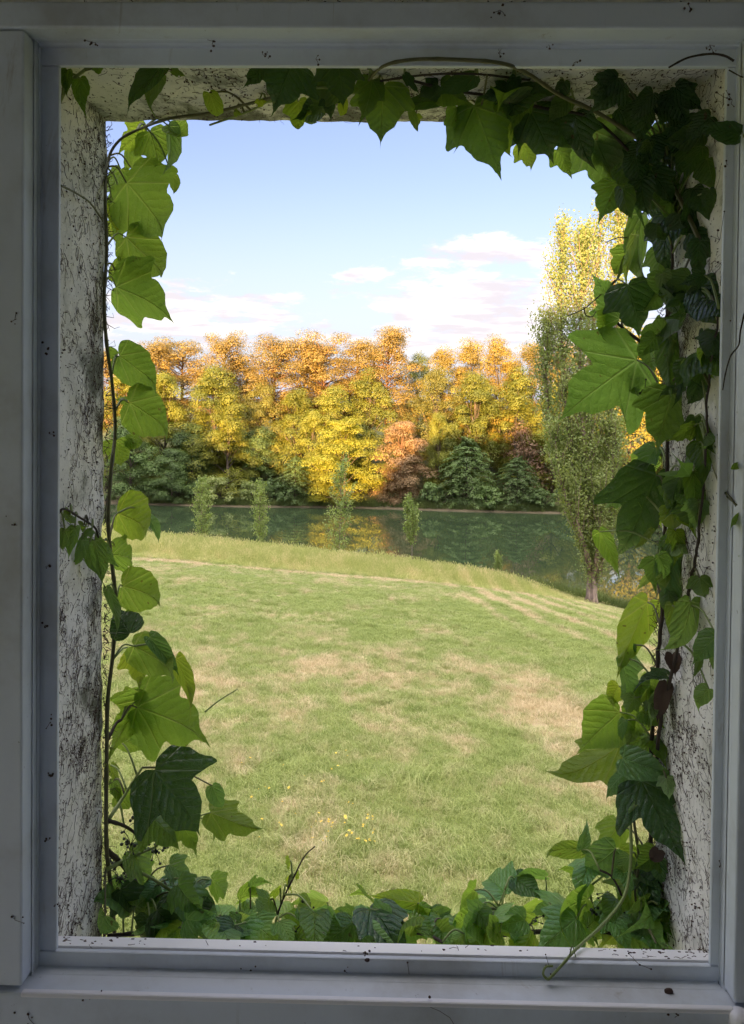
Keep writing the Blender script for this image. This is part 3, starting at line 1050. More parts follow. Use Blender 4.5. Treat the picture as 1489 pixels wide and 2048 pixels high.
# sloping weathered board behind the bottom rail
ys0, ys1 = YB + TB + .001, .925
z0, z1 = fB + .0015, Z_(1886, ys1)
m = MB()
m.add([(XL + .002, ys0, z0), (XR - .002, ys0, z0), (XR - .002, ys1, z1), (XL + .002, ys1, z1),
       (XL + .002, ys0, z0 - .03), (XR - .002, ys0, z0 - .03), (XR - .002, ys1, z1 - .03), (XL + .002, ys1, z1 - .03)],
      [(0, 1, 2, 3), (7, 6, 5, 4), (3, 2, 6, 7), (0, 3, 7, 4), (2, 1, 5, 6), (1, 0, 4, 5)])
wp(m, 'weather_board', M_SILL, bevel=.0015)
# rounded hinge knuckle in the lower right corner
m = MB()
hz0, hz1, hx = Z_(2075, .81), Z_(2004, .81), X_(1484, .83)
m.tube([(hx, .810, hz0), (hx, .810, hz1 - .008), (hx, .810, hz1 - .003), (hx, .810, hz1)], [.0125, .0125, .010, .004], 18)
wp(m, 'hinge', M_SILL, True)

# ------------------------------------------------------------------ grass
def grass_mat(name, g0, g1, s0, s1, lo=0.445, hi=0.665):
    m, nt = new_mat(name)
    x, y, z, flat, dry = lawn_masks(nt)
    oi = nd(nt, 'ObjectInfo')
    r = oi.outputs['Random']
    uv = nd(nt, 'UVMap').outputs[0]
    h = nd(nt, 'SeparateXYZ', None, i0=uv).outputs[1]
    green = mix(nt, r, g0, g1)
    straw = mix(nt, r, s0, s1)
    f = sstep(nt, mth(nt, 'ADD', dry, mth(nt, 'MULTIPLY', mth(nt, 'SUBTRACT', r, 0.5), 0.10)), lo, hi)
    f = mth(nt, 'ADD', f, mth(nt, 'MULTIPLY', h, 0.10))
    c = mix(nt, f, green, straw)
    d = nd(nt, 'BsdfPrincipled', None, Base_Color=c, Roughness=0.55)
    t = nd(nt, 'BsdfTranslucent', None, Color=c)
    ms = nd(nt, 'MixShader', None, i0=0.4, i1=d.outputs[0], i2=t.outputs[0])
    finish(nt, ms.outputs[0])
    return m


def tuft_mesh(name, seed, nb, h, spread, width, lean, mat, seg=2, heads=0.0):
    rng = np.random.default_rng(seed)
    V, F, U = [], [], []
    for i in range(nb):
        a = rng.random() * 6.283
        r = spread * rng.random() ** 0.6
        bx, by = math.cos(a) * r, math.sin(a) * r
        hh = h * (0.45 + 0.75 * rng.random())
        la = rng.random() * 6.283
        ln = lean * hh * (0.2 + rng.random())
        ta = rng.random() * 6.283
        wx, wy = math.cos(ta) * width * 0.5, math.sin(ta) * width * 0.5
        b = len(V)
        for k in range(seg):
            t = k / seg
            cx, cy, cz = bx + math.cos(la) * ln * t * t, by + math.sin(la) * ln * t * t, hh * t
            w = 1 - 0.55 * t
            V += [(cx - wx * w, cy - wy * w, cz), (cx + wx * w, cy + wy * w, cz)]
            U += [(0, t), (1, t)]
        V.append((bx + math.cos(la) * ln, by + math.sin(la) * ln, hh * (1 - 0.25 * lean)))
        U.append((.5, 1))
        for k in range(seg - 1):
            F.append((b + 2 * k, b + 2 * k + 1, b + 2 * k + 3, b + 2 * k + 2))
        F.append((b + 2 * seg - 2, b + 2 * seg - 1, b + 2 * seg))
        if rng.random() < heads:           # seed head
            tx, ty, tz = V[-1]
            b = len(V)
            s = 0.010 + 0.010 * rng.random()
            V += [(tx, ty, tz - .07), (tx + s, ty, tz - .01), (tx, ty, tz + .06), (tx - s, ty, tz - .01), (tx, ty + s, tz - .01), (tx, ty - s, tz - .01)]
            U += [(.5, 1.0)] * 6
            F += [(b, b + 1, b + 2, b + 3), (b, b + 4, b + 2, b + 5)]
    me = bpy.data.meshes.new(name)
    me.from_pydata(V, [], F)
    ul = me.uv_layers.new(name='UVMap')
    li = np.empty(len(me.loops), dtype=np.int32)
    me.loops.foreach_get('vertex_index', li)
    ul.data.foreach_set('uv', np.array(U, dtype=np.float32)[li].ravel())
    me.materials.append(mat)
    return me


def scatter(name, label, pts, scl, tufts, seed):
    """one object: tufts instanced on points"""
    rng = np.random.default_rng(seed)
    n = len(pts)
    me = bpy.data.meshes.new(name)
    me.vertices.add(n)
    me.vertices.foreach_set('co', np.asarray(pts, dtype=np.float32).ravel())
    at = me.attributes.new('scl', 'FLOAT_VECTOR', 'POINT')
    at.data.foreach_set('vector', np.asarray(scl, dtype=np.float32).ravel())
    rot = np.zeros((n, 3), dtype=np.float32)
    rot[:, 2] = rng.random(n) * 6.283
    rot[:, 0] = rng.normal(size=n) * 0.12
    rot[:, 1] = rng.normal(size=n) * 0.12
    at = me.attributes.new('rot', 'FLOAT_VECTOR', 'POINT')
    at.data.foreach_set('vector', rot.ravel())
    at = me.attributes.new('pick', 'INT', 'POINT')
    at.data.foreach_set('value', rng.integers(0, len(tufts), n).astype(np.int32))
    o = link(name, me, None)
    tag(o, label, None, None, 'stuff')
    cl = bpy.data.collections.new(name + '_tufts')
    for k, t in enumerate(tufts):
        cl.objects.link(bpy.data.objects.new('tuft_%02d' % k, t))
    ng = bpy.data.node_groups.new(name, 'GeometryNodeTree')
    ng.interface.new_socket('Geometry', in_out='INPUT', socket_type='NodeSocketGeometry')
    ng.interface.new_socket('Geometry', in_out='OUTPUT', socket_type='NodeSocketGeometry')
    gi, go = ng.nodes.new('NodeGroupInput'), ng.nodes.new('NodeGroupOutput')
    ci = ng.nodes.new('GeometryNodeCollectionInfo')
    ci.inputs['Collection'].default_value = cl
    ci.inputs['Separate Children'].default_value = True
    ci.inputs['Reset Children'].default_value = True
    ip = ng.nodes.new('GeometryNodeInstanceOnPoints')
    ip.inputs['Pick Instance'].default_value = True

    def attr(nm, dt):
        a = ng.nodes.new('GeometryNodeInputNamedAttribute')
        a.data_type = dt
        a.inputs[0].default_value = nm
        return a.outputs[0]
    L = ng.links.new
    L(gi.outputs[0], ip.inputs['Points'])
    L(ci.outputs[0], ip.inputs['Instance'])
    L(attr('pick', 'INT'), ip.inputs['Instance Index'])
    L(attr('rot', 'FLOAT_VECTOR'), ip.inputs['Rotation'])
    L(attr('scl', 'FLOAT_VECTOR'), ip.inputs['Scale'])
    L(ip.outputs[0], go.inputs[0])
    md = o.modifiers.new('scatter', 'NODES')
    md.node_group = ng
    return o


M_GRASS = grass_mat('lawn_grass', (0.24, 0.32, 0.07), (0.47, 0.53, 0.165), (0.54, 0.45, 0.24), (0.76, 0.64, 0.40))
M_TALL = grass_mat('tall_meadow_grass', (0.40, 0.46, 0.12), (0.64, 0.66, 0.24), (0.72, 0.63, 0.29), (0.86, 0.76, 0.43), 0.43, 0.72)
rg = np.random.default_rng(77)


def wedge(n, d0, d1, margin=1.0):
    """points over the stretch of lawn in view between two distances, even per square metre"""
    D = np.sqrt(d0 ** 2 + (d1 ** 2 - d0 ** 2) * rg.random(n))
    lo, hi = px_x(150, 1.0), px_x(1400, 1.0)
    X = D * (lo + (hi - lo) * rg.random(n)) + rg.normal(size=n) * margin * 0.3
    return X, D


short = [tuft_mesh('tuft', 200 + k, 26, 0.075, 0.085, 0.0055, 1.1, M_GRASS) for k in range(5)]
longer = [tuft_mesh('tuft', 220 + k, 30, 0.15, 0.09, 0.0065, 1.2, M_GRASS, 3) for k in range(4)]
pts, scl = [], []
for n, d0, d1, s in ((11000, 4.6, 10, 1.0), (17000, 10, 20, 1.25), (17000, 20, 33, 1.6), (13000, 33, 48, 2.0)):
    X, D = wedge(n, d0, d1)
    Z = ground_z(X, D)
    pts.append(np.stack([X, D, Z - 0.005], -1))
    q = s * (0.7 + 0.6 * rg.random(n)) * (1 + 0.25 * vnoise(X, D, 0.5, 4.0))
    hz = np.minimum(q, 1.35) * (0.8 + 0.4 * rg.random(n)) * (0.85 if s > 1.5 else 1)
    scl.append(np.stack([q, q, hz], -1))
scatter('lawn_grass', 'short mown grass of the lawn, green with straw patches', np.concatenate(pts), np.concatenate(scl), short, 1)
X, D = wedge(16000, 4.6, 30)
keep = (vnoise(X, D, 0.55, 9.0) + 0.5 * vnoise(X, D, 0.21, 3.0)) > 0.42
X, D = X[keep], D[keep]
q = 0.7 + 0.6 * rg.random(len(X))
scatter('grass_clumps', 'longer grass clumps standing out of the mown lawn', np.stack([X, D, ground_z(X, D)], -1), np.stack([q, q, q], -1), longer, 2)
# tall grass on the brow above the lake
tall = [tuft_mesh('tuft', 240 + k, 26, 0.75, 0.20, 0.010, 0.55, M_TALL, 3, 0.5) for k in range(5)]
n = 17000
X = -30 + 46 * rg.random(n)
D = 39.5 + 0.05 * X + 16 * rg.random(n) ** 0.9
edge = X < 10.5 + 1.5 * rg.normal(size=n)
X, D = X[edge], D[edge]
fade = np.clip((D - (39.5 + .05 * X)) / 2.5, 0.35, 1) * np.clip((13 - X) / 5.0, 0.3, 1) * (1 + .2 * vnoise(X, D, 1.3, 2.))
q = (0.75 + 0.5 * rg.random(len(X)))
scatter('tall_grass', 'band of tall straw-tipped meadow grass along the brow above the lake', np.stack([X, D, ground_z(X, D) - .02], -1), np.stack([q, q, q * fade], -1), tall, 3)

# reeds and weeds at the water beside the tall poplar
reed = [tuft_mesh('tuft', 260 + k, 22, 1.1, 0.3, 0.02, 0.6, foliage_mat('reed_leaves_%d' % k, (0.08, 0.12, 0.03), (0.2, 0.24, 0.07)), 3) for k in range(2)]
n = 2200
X = 7.0 + 24 * rg.random(n) ** .8
D = 48.5 + 7.5 * rg.random(n) - 0.1 * (X - 7)
q = 0.5 + 0.7 * rg.random(n)
scatter('shore_weeds', 'dark green weeds along the water on both sides of the tall poplar', np.stack([X, D, ground_z(X, D) - .02], -1), np.stack([q, q, q], -1), reed, 4)

n = 4200
X = -46 + 100 * rg.random(n)
D = far_shore(X) + 0.35 + 3.2 * rg.random(n) ** 1.4
q = 0.5 + 0.8 * rg.random(n) + .35 * vnoise(X, D, 2.0, 6.)
scatter('bank_weeds', 'rough weeds along the far shoreline under the trees', np.stack([X, D, ground_z(X, D) - .03], -1), np.stack([q, q, q], -1), reed, 5)

# yellow flowers in the near lawn
M_PETAL, nt = new_mat('yellow_petals')
b = nd(nt, 'BsdfPrincipled', None, Base_Color=(0.80, 0.60, 0.10), Roughness=0.6)
finish(nt, b.outputs[0])
M_STALK, nt = new_mat('flower_stalk')
b = nd(nt, 'BsdfPrincipled', None, Base_Color=(0.16, 0.22, 0.06), Roughness=0.7)
finish(nt, b.outputs[0])
m = MB()
for k in range(7):
    a = k * 6.283 / 7
    c, s = math.cos(a), math.sin(a)
    m.add([(0, 0, 0), (c * .012 - s * .006, s * .012 + c * .006, .004), (c * .021, s * .021, .002), (c * .012 + s * .006, s * .012 - c * .006, .004)], [(0, 1, 2, 3)])
m.blob((0, 0, .003), .006, 1)
fl = bpy.data.meshes.new('blossom'); fl.from_pydata(m.v, [], m.f); fl.materials.append(M_PETAL)
m = MB()
m.tube([(0, 0, -.16), (.006, .003, -.08), (0, 0, 0)], .0016, 4)
stk = bpy.data.meshes.new('stalk'); stk.from_pydata(m.v, [], m.f); stk.materials.append(M_STALK)
rf = random.Random(8)
spots = [(648 + rf.gauss(0, 14), 1638 + rf.gauss(0, 14)) for _ in range(13)] + [(722 + rf.gauss(0, 22), 1645 + rf.gauss(0, 16)) for _ in range(15)] \
    + [(730 + rf.gauss(0, 10), 1678 + rf.gauss(0, 5)) for _ in range(5)] + [(rf.uniform(480, 700), rf.uniform(1500, 1680)) for _ in range(26)]
for px, py in spots:
    d = ray(px, py)
    D = 7.0
    for _ in range(30):
        X = d.x / d.y * D
        zz_ = CAM_Z + d.z / d.y * D
        D += (zz_ - float(ground_z(X, D)) - .13) * 1.2
    f = empty('yellow_flower', (d.x / d.y * D, D, CAM_Z + d.z / d.y * D), rf.random() * 6)
    s = rf.uniform(.4, .8)
    f.scale = (s, s, 1.0)
    f.rotation_euler = (rf.gauss(.25, .25), rf.gauss(0, .25), rf.random() * 6)
    tag(f, 'small yellow flower on a thin stalk in the near lawn', 'flower', 'yellow flowers dotted in the lawn')
    for nm, me in (('blossom', fl), ('stalk', stk)):
        o = bpy.data.objects.new(nm, me)
        COL.objects.link(o)
        o.parent = f

# ------------------------------------------------------------------ ivy
def ivy_leaf_mat():
    m, nt = new_mat('ivy_leaf')
    uv = nd(nt, 'UVMap').outputs[0]
    s = nd(nt, 'SeparateXYZ', None, i0=uv)
    u = mth(nt, 'ABSOLUTE', s.outputs[0])
    v = s.outputs[1]
    vein = None
    for ang in (0.0, 0.78, 1.55):
        ca, sa = math.cos(ang), math.sin(ang)
        d = mth(nt, 'ABSOLUTE', mth(nt, 'SUBTRACT', mth(nt, 'MULTIPLY', u, ca), mth(nt, 'MULTIPLY', v, sa)))
        al = mth(nt, 'ADD', mth(nt, 'MULTIPLY', u, sa), mth(nt, 'MULTIPLY', v, ca))
        w = mth(nt, 'MAXIMUM', mth(nt, 'SUBTRACT', 0.026, mth(nt, 'MULTIPLY', al, 0.018)), 0.007)
        q = mth(nt, 'SUBTRACT', 1.0, mth(nt, 'DIVIDE', d, w), clamp=True)
        q = mth(nt, 'MULTIPLY', q, mth(nt, 'GREATER_THAN', al, 0.0))
        vein = q if vein is None else mth(nt, 'MAXIMUM', vein, q)
    # side veins climbing from the midrib
    wob = noise_tex(nt, uv, 3.0, 3.0, 0.6)
    ph = mth(nt, 'SUBTRACT', mth(nt, 'ADD', v, mth(nt, 'MULTIPLY', wob, 0.22)), mth(nt, 'MULTIPLY', u, 0.85))
    wv = mth(nt, 'ABSOLUTE', mth(nt, 'SINE', mth(nt, 'MULTIPLY', ph, 21.0)))
    side = mth(nt, 'MULTIPLY', sstep(nt, wv, 0.0, 0.16, 1.0, 0.0), 0.32)
    vo = nd(nt, 'TexVoronoi', {'feature': 'DISTANCE_TO_EDGE'}, Vector=uv, Scale=22.0)
    net = sstep(nt, vo.outputs['Distance'], 0.0, 0.08, 0.22, 0.0)
    vein = mth(nt, 'MAXIMUM', vein, mth(nt, 'MAXIMUM', side, net))
    oi = nd(nt, 'ObjectInfo')
    geo = nd(nt, 'NewGeometry')
    blot = noise_tex(nt, geo.outputs['Position'], 45.0, 4.0, 0.6)
    top = mix(nt, blot, (0.026, 0.075, 0.022), (0.055, 0.125, 0.034))
    top = mix(nt, mth(nt, 'MULTIPLY', vein, 0.45), top, (0.14, 0.22, 0.08))
    und = mix(nt, blot, (0.10, 0.17, 0.06), (0.15, 0.23, 0.09))
    und = mix(nt, mth(nt, 'MULTIPLY', vein, 0.6), und, (0.26, 0.33, 0.15))
    tint = oi.outputs['Color']
    c = mix(nt, geo.outputs['Backfacing'], top, und)
    c = mix(nt, 1.0, c, tint, 'MULTIPLY')
    tcol = mix(nt, blot, (0.17, 0.34, 0.035), (0.30, 0.47, 0.06))
    tcol = mix(nt, mth(nt, 'MULTIPLY', vein, 0.4), tcol, (0.50, 0.62, 0.16))
    tcol = mix(nt, 1.0, tcol, tint, 'MULTIPLY')
    spot = sstep(nt, noise_tex(nt, geo.outputs['Position'], 75.0, 2.0, 0.6), 0.70, 0.75)
    c = mix(nt, mth(nt, 'MULTIPLY', spot, 0.7), c, (0.10, 0.06, 0.025))
    tcol = mix(nt, mth(nt, 'MULTIPLY', spot, 0.7), tcol, (0.16, 0.09, 0.02))
    rough = mix(nt, geo.outputs['Backfacing'], (0.23, 0.23, 0.23), (0.55, 0.55, 0.55))
    crinkle = noise_tex(nt, uv, 7.0, 3.0, 0.5)
    h = mth(nt, 'ADD', mth(nt, 'ADD', mth(nt, 'MULTIPLY', vein, -0.5), mth(nt, 'MULTIPLY', crinkle, 0.9)), mth(nt, 'MULTIPLY', wv, 0.28))
    nrm = bump(nt, h, 0.9, 0.005)
    d = nd(nt, 'BsdfPrincipled', None, Base_Color=c, Roughness=rough, Normal=nrm)
    d.inputs['Specular IOR Level'].default_value = 0.55
    t = nd(nt, 'BsdfTranslucent', None, Color=tcol, Normal=nrm)
    f = mth(nt, 'MULTIPLY', oi.outputs['Alpha'], 0.62)
    ms = nd(nt, 'MixShader', None, i0=f, i1=d.outputs[0], i2=t.outputs[0])
    finish(nt, ms.outputs[0])
    return m


M_LEAF = ivy_leaf_mat()


def simple_mat(name, a, b_, rough=0.6, scale=60.0):
    m, nt = new_mat(name)
    tco = nd(nt, 'TexCoord').outputs['Object']
    n = noise_tex(nt, tco, scale, 4.0, 0.6)
    b = nd(nt, 'BsdfPrincipled', None, Base_Color=mix(nt, n, a, b_), Roughness=rough, Normal=bump(nt, n, 0.3, 0.002))
    finish(nt, b.outputs[0])
    return m


M_STEM = simple_mat('vine_stem', (0.07, 0.085, 0.03), (0.14, 0.12, 0.05), 0.55)
M_GSTEM = simple_mat('green_shoot', (0.16, 0.24, 0.06), (0.26, 0.30, 0.10), 0.5)
M_WOOD = simple_mat('dark_woody_stem', (0.018, 0.014, 0.011), (0.07, 0.05, 0.035), 0.85)
M_ROOT = simple_mat('dry_rootlets', (0.03, 0.018, 0.016), (0.12, 0.07, 0.055), 0.9)
M_BERRY = simple_mat('dark_berries', (0.010, 0.018, 0.012), (0.03, 0.04, 0.02), 0.5)
M_DEAD = simple_mat('dead_leaf', (0.03, 0.016, 0.010), (0.085, 0.045, 0.028), 0.7)

OUTL = {
    'three': [(0, 0), (.09, -.085), (.27, -.12), (.44, -.02), (.51, .14), (.585, .30), (.625, .44), (.47, .445), (.335, .50), (.33, .62), (.255, .77), (.105, .91), (.025, 1.05), (0, 1.20)],
    'deep': [(0, 0), (.10, -.10), (.30, -.13), (.46, .00), (.54, .17), (.65, .36), (.72, .55), (.50, .49), (.29, .46), (.30, .60), (.25, .76), (.115, .92), (.03, 1.06), (0, 1.22)],
    'heart': [(0, 0), (.11, -.085), (.30, -.085), (.43, .06), (.475, .25), (.45, .43), (.36, .60), (.24, .76), (.095, .92), (.025, 1.05), (0, 1.20)],
}
RI = random.Random(41)


def leaf_outline(kind, rnd):
    base = OUTL[kind]
    out = []
    for sgn in (1, -1):
        k = 1 + rnd.uniform(-.10, .10)
        pts = [Vector((x * k + (rnd.gauss(0, .012) if 0 < i < len(base) - 1 else 0), y + (rnd.gauss(0, .012) if 0 < i < len(base) - 1 else 0), 0)) for i, (x, y) in enumerate(base)]
        p = smooth_path(pts, 33)
        half = []
        for i, q in enumerate(p):
            if 4 < i < 31:      # teeth
                nx = q.x - 0.0
                f = 1.0 + (0.030 if i % 4 == 1 else (-0.018 if i % 4 == 3 else 0.0)) * (0.7 + .6 * rnd.random())
                q = Vector((q.x * f, (q.y - .38) * f + .38, 0))
            half.append((q.x * sgn, q.y))
        out.append(half)
    return out[0] + out[1][1:-1][::-1]


def leaf_mesh(kind, rnd, fold, curl, side, tipcurl, su):
    ol = leaf_outline(kind, rnd)
    n = len(ol)
    cx, cy = 0.0, 0.30
    rings = (0.22, 0.45, 0.68, 0.86, 1.0)
    flat = [(cx, cy)]
    for r in rings:
        flat += [(cx + (x - cx) * r, cy + (y - cy) * r) for x, y in ol]
    ph = rnd.random() * 6
    V = []
    for (x, y) in flat:
        xx = x * su
        z = fold * abs(xx) - side * xx * xx
        z += 0.018 * math.sin(x * 9 + ph) * math.sin(y * 8 + ph * 2) + 0.03 * math.sin(y * 5 + ph) * abs(x)
        t = max(-.1, y)
        a = curl * t + tipcurl * max(0.0, t - .62) ** 2
        # bend along the midrib
        if abs(curl) > 1e-4:
            yy = math.sin(curl * t) / curl
            zz = -(1 - math.cos(curl * t)) / curl
        else:
            yy, zz = t, 0.0
        e_ = max(0.0, t - .62)
        zz -= tipcurl * e_ * e_
        V.append((xx, yy + z * math.sin(a), zz + z * math.cos(a)))
    F = []
    for k in range(n):
        F.append((0, 1 + k, 1 + (k + 1) % n))
    for r in range(len(rings) - 1):
        b0, b1 = 1 + r * n, 1 + (r + 1) * n
        for k in range(n):
            k2 = (k + 1) % n
            F.append((b0 + k, b1 + k, b1 + k2, b0 + k2))
    me = bpy.data.meshes.new('leaf')
    me.from_pydata(V, [], F)
    ul = me.uv_layers.new(name='UVMap')
    li = np.empty(len(me.loops), dtype=np.int32)
    me.loops.foreach_get('vertex_index', li)
    ul.data.foreach_set('uv', np.array(flat, dtype=np.float32)[li].ravel())
    me.materials.append(M_LEAF)
    me.polygons.foreach_set('use_smooth', [True] * len(me.polygons))
    return me


TINT = {'b': (1.30, 1.16, .85, 1.0), 'm': (1.0, 1.0, 1.0, .85), 'd': (.62, .72, .70, .38), 't': (1.55, 1.6, 1.9, .45),  # t: bluish sky sheen of glossy leaf tops put into the tint
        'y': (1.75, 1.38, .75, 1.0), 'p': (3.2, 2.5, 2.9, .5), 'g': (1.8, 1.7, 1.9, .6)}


def clear_of_wall(px, py, Y):
    """keep a point on its line of sight but in front of reveal, soffit and frame"""
    while 0.84 < Y < Y_OUT + .02:
        p = P(px, py, Y)
        if p.x > XL + .010 and p.x < XR - .010 and p.z < ZT - .010:
            break
        Y -= .006
    return Y


STEMS = {}


def vine(name, label):
    o = empty(name, (0, 0, 0))
    tag(o, label, 'ivy vine')
    STEMS[o.name] = []
    return o


def add_stem(vn, pts, r0, r1, mat, name='stem', sides=6, n=None, guide=True, rough=0.0):
    W = [P(px, py, clear_of_wall(px, py, Y)) for px, py, Y in pts]
    n = n or max(6, len(W) * 5)
    path = smooth_path(W, n)
    if rough:
        path = [p + Vector((RI.gauss(0, rough), RI.gauss(0, rough), RI.gauss(0, rough))) for p in path]
    m = MB()
    m.tube(path, [(r0 + (r1 - r0) * i / (n - 1)) * (1.0 + (0.18 if i % 7 == 3 else 0.0)) for i in range(n)], sides)
    o = m.build(name, mat, vn, True)
    if guide:
        STEMS[vn.name] += path
    return o


def add_leaf(vn, ax, ay, tx, ty, w=1.0, face=-1, tint='m', Y=1.13, kind='three', tilt=0.0, rot=None, up=None, fold=None, curl=None,
             side=None, tipcurl=None, stem=None, pet=True, dead=False):
    Ya = clear_of_wall(ax, ay, Y)
    A = P(ax, ay, Ya)
    Yt = clear_of_wall(tx, ty, Ya + tilt)
    T = P(tx, ty, Yt)
    vd = T - A
    L = vd.length / 1.13
    vd.normalize()
    view = ((A + T) * 0.5 - CAM).normalized()
    nrm = -view if face > 0 else view
    nrm = nrm + Vector((0, 0, 1)) * (up if up is not None else (0.30 if face < 0 else 0.55))
    nrm = (nrm - vd * nrm.dot(vd)).normalized()
    r = rad(rot if rot is not None else RI.uniform(-38, 38))
    nrm = Matrix.Rotation(r, 3, vd) @ nrm
    ud = vd.cross(nrm).normalized()
    nrm = ud.cross(vd).normalized()
    me = leaf_mesh(kind, RI, RI.choice([-1, 1, 1]) * RI.uniform(.05, .5) if fold is None else fold, RI.uniform(.1, 1.0) if curl is None else curl,
                   RI.uniform(.0, .9) if side is None else side, RI.uniform(.2, 2.2) if tipcurl is None else tipcurl, w)
    if dead:
        me.materials.clear()
        me.materials.append(M_DEAD)
    lf = bpy.data.objects.new('leaf' if not dead else 'withered_leaf', me)
    COL.objects.link(lf)
    lf.parent = vn
    lf.matrix_world = Matrix(((ud.x * L, vd.x * L, nrm.x * L, A.x), (ud.y * L, vd.y * L, nrm.y * L, A.y), (ud.z * L, vd.z * L, nrm.z * L, A.z), (0, 0, 0, 1)))
    tc_ = TINT[tint]
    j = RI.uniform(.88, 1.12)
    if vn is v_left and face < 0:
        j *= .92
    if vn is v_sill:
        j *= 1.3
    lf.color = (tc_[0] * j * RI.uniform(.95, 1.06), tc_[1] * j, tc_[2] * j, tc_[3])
    if pet:
        if stem is not None:
            S = P(stem[0], stem[1], clear_of_wall(stem[0], stem[1], stem[2] if len(stem) > 2 else Ya + .01))
        else:
            S = min(STEMS[vn.name], key=lambda p: (p - A - Vector((0, 0, -.02))).length) if STEMS[vn.name] else A + Vector((0, .03, .05))
        if (S - A).length > .17:
            S = A + (S - A).normalized() * .10
        mid = A.lerp(S, .5) + Vector((0, 0, .012)) + view * .004
        m = MB()
        inv = lf.matrix_world.inverted()
        path = smooth_path([S, mid, A + nrm * -.0008], 8)
        m.tube([inv @ p for p in path], [.0017 / L + (.0011 - .0017) / L * i / 7 for i in range(8)], 5)
        pm = m.build('petiole', M_GSTEM if RI.random() < .75 else M_STEM, lf, True)
    return lf


v_left = vine('ivy_vine', 'bright leafy ivy vine climbing up the left edge of the window opening')
v_top = vine('ivy_vine', 'dark ivy trailing along the underside of the lintel above the sky')
v_right = vine('ivy_vine', 'dense dark ivy vine hanging down the right edge of the window opening')
v_sill = vine('ivy_vine', 'low ivy growing along the bottom of the opening above the white sill')

# --- stems
add_stem(v_left, [(560, 190, 1.05), (500, 207, 1.06), (420, 226, 1.085), (340, 237, 1.10), (285, 256, 1.13), (240, 280, 1.13), (216, 322, 1.125), (211, 400, 1.122), (214, 500, 1.122),
                  (209, 590, 1.122), (213, 680, 1.122), (225, 770, 1.125), (231, 860, 1.125), (223, 940, 1.122), (217, 1040, 1.12), (223, 1120, 1.12), (232, 1200, 1.12), (227, 1300, 1.12),
                  (216, 1400, 1.12), (214, 1500, 1.12), (213, 1600, 1.12), (214, 1700, 1.12), (225, 1800, 1.12), (230, 1880, 1.12)], .0020, .0031, M_STEM, n=120)
add_stem(v_left, [(214, 1700, 1.11), (250, 1735, 1.12), (285, 1790, 1.14), (325, 1885, 1.15)], .0040, .0028, M_WOOD)
add_stem(v_left, [(213, 1640, 1.11), (255, 1655, 1.12), (300, 1690, 1.13)], .0034, .0018, M_WOOD)
add_stem(v_left, [(216, 1480, 1.11), (232, 1448, 1.12), (243, 1440, 1.13)], .0025, .0022, M_WOOD)
add_stem(v_left, [(212, 1740, 1.11), (260, 1715, 1.12), (310, 1695, 1.13)], .0032, .0018, M_GSTEM)
add_stem(v_left, [(217, 1640, 1.11), (250, 1590, 1.12), (285, 1535, 1.13)], .0032, .0018, M_GSTEM)
add_stem(v_left, [(410, 1424, 1.16), (440, 1400, 1.17), (476, 1378, 1.18)], .0014, .0008, M_GSTEM, 'tendril', 5)
add_stem(v_left, [(117, 1027, .99), (130, 1018, .98), (160, 1035, .99), (190, 1055, 1.02), (197, 1075, 1.03)], .0017, .0014, M_WOOD)
add_stem(v_left, [(120, 370, .97), (150, 385, .98), (180, 405, 1.02), (205, 440, 1.09)], .0014, .0011, M_STEM, guide=False)
add_stem(v_top, [(120, 205, .95), (140, 165, .95), (170, 140, .94)], .002, .002, M_GSTEM)
add_stem(v_top, [(420, 250, 1.09), (500, 222, 1.05), (560, 192, 1.0), (640, 175, .99), (730, 190, .99), (850, 200, 1.0)], .0016, .0014, M_GSTEM)
add_stem(v_top, [(738, 160, .93), (768, 132, .858), (830, 119, .852), (930, 120, .852), (1010, 128, .853), (1060, 150, .9), (1120, 190, .96), (1200, 228, .99), (1290, 290, 1.01), (1345, 370, 1.02), (1400, 480, 1.0)],
         .0018, .0030, M_STEM, n=70)
add_stem(v_top, [(820, 160, .96), (900, 180, 1.0), (1000, 195, 1.02), (1080, 215, 1.03), (1190, 240, 1.05), (1285, 330, 1.08)], .0018, .0022, M_WOOD)
add_stem(v_top, [(740, 165, .95), (850, 150, .95), (950, 148, .95), (1060, 160, .96)], .0014, .0014, M_WOOD)
add_stem(v_top, [(975, 150, .95), (968, 190, 1.0), (962, 220, 1.05)], .0013, .0013, M_STEM)
add_stem(v_right, [(1340, 330, 1.07), (1348, 420, 1.07), (1345, 520, 1.08), (1335, 650, 1.09), (1331, 800, 1.09), (1335, 950, 1.09), (1330, 1080, 1.09), (1326, 1200, 1.09), (1318, 1300, 1.10), (1311, 1400, 1.10),
                   (1302, 1500, 1.10), (1308, 1600, 1.10), (1300, 1700, 1.10), (1292, 1800, 1.12), (1296, 1890, 1.12)], .0019, .0034, M_WOOD, n=90, rough=.0005)
add_stem(v_right, [(1440, 620, .93), (1418, 760, .965), (1412, 900, .97), (1400, 1060, .985), (1388, 1130, .99), (1372, 1220, 1.01), (1348, 1330, 1.04), (1322, 1440, 1.07), (1310, 1560, 1.09)], .0012, .0027, M_WOOD, n=60, rough=.0006)
add_stem(v_right, [(1290, 690, 1.12), (1245, 655, 1.13), (1222, 632, 1.13)], .0026, .0018, M_WOOD)
add_stem(v_right, [(1352, 600, 1.08), (1330, 640, 1.10), (1296, 690, 1.12)], .0030, .0026, M_WOOD)
add_stem(v_right, [(1235, 560, 1.12), (1190, 600, 1.12), (1168, 618, 1.12), (1135, 632, 1.12)], .0012, .0008, M_STEM, 'tendril', 5)
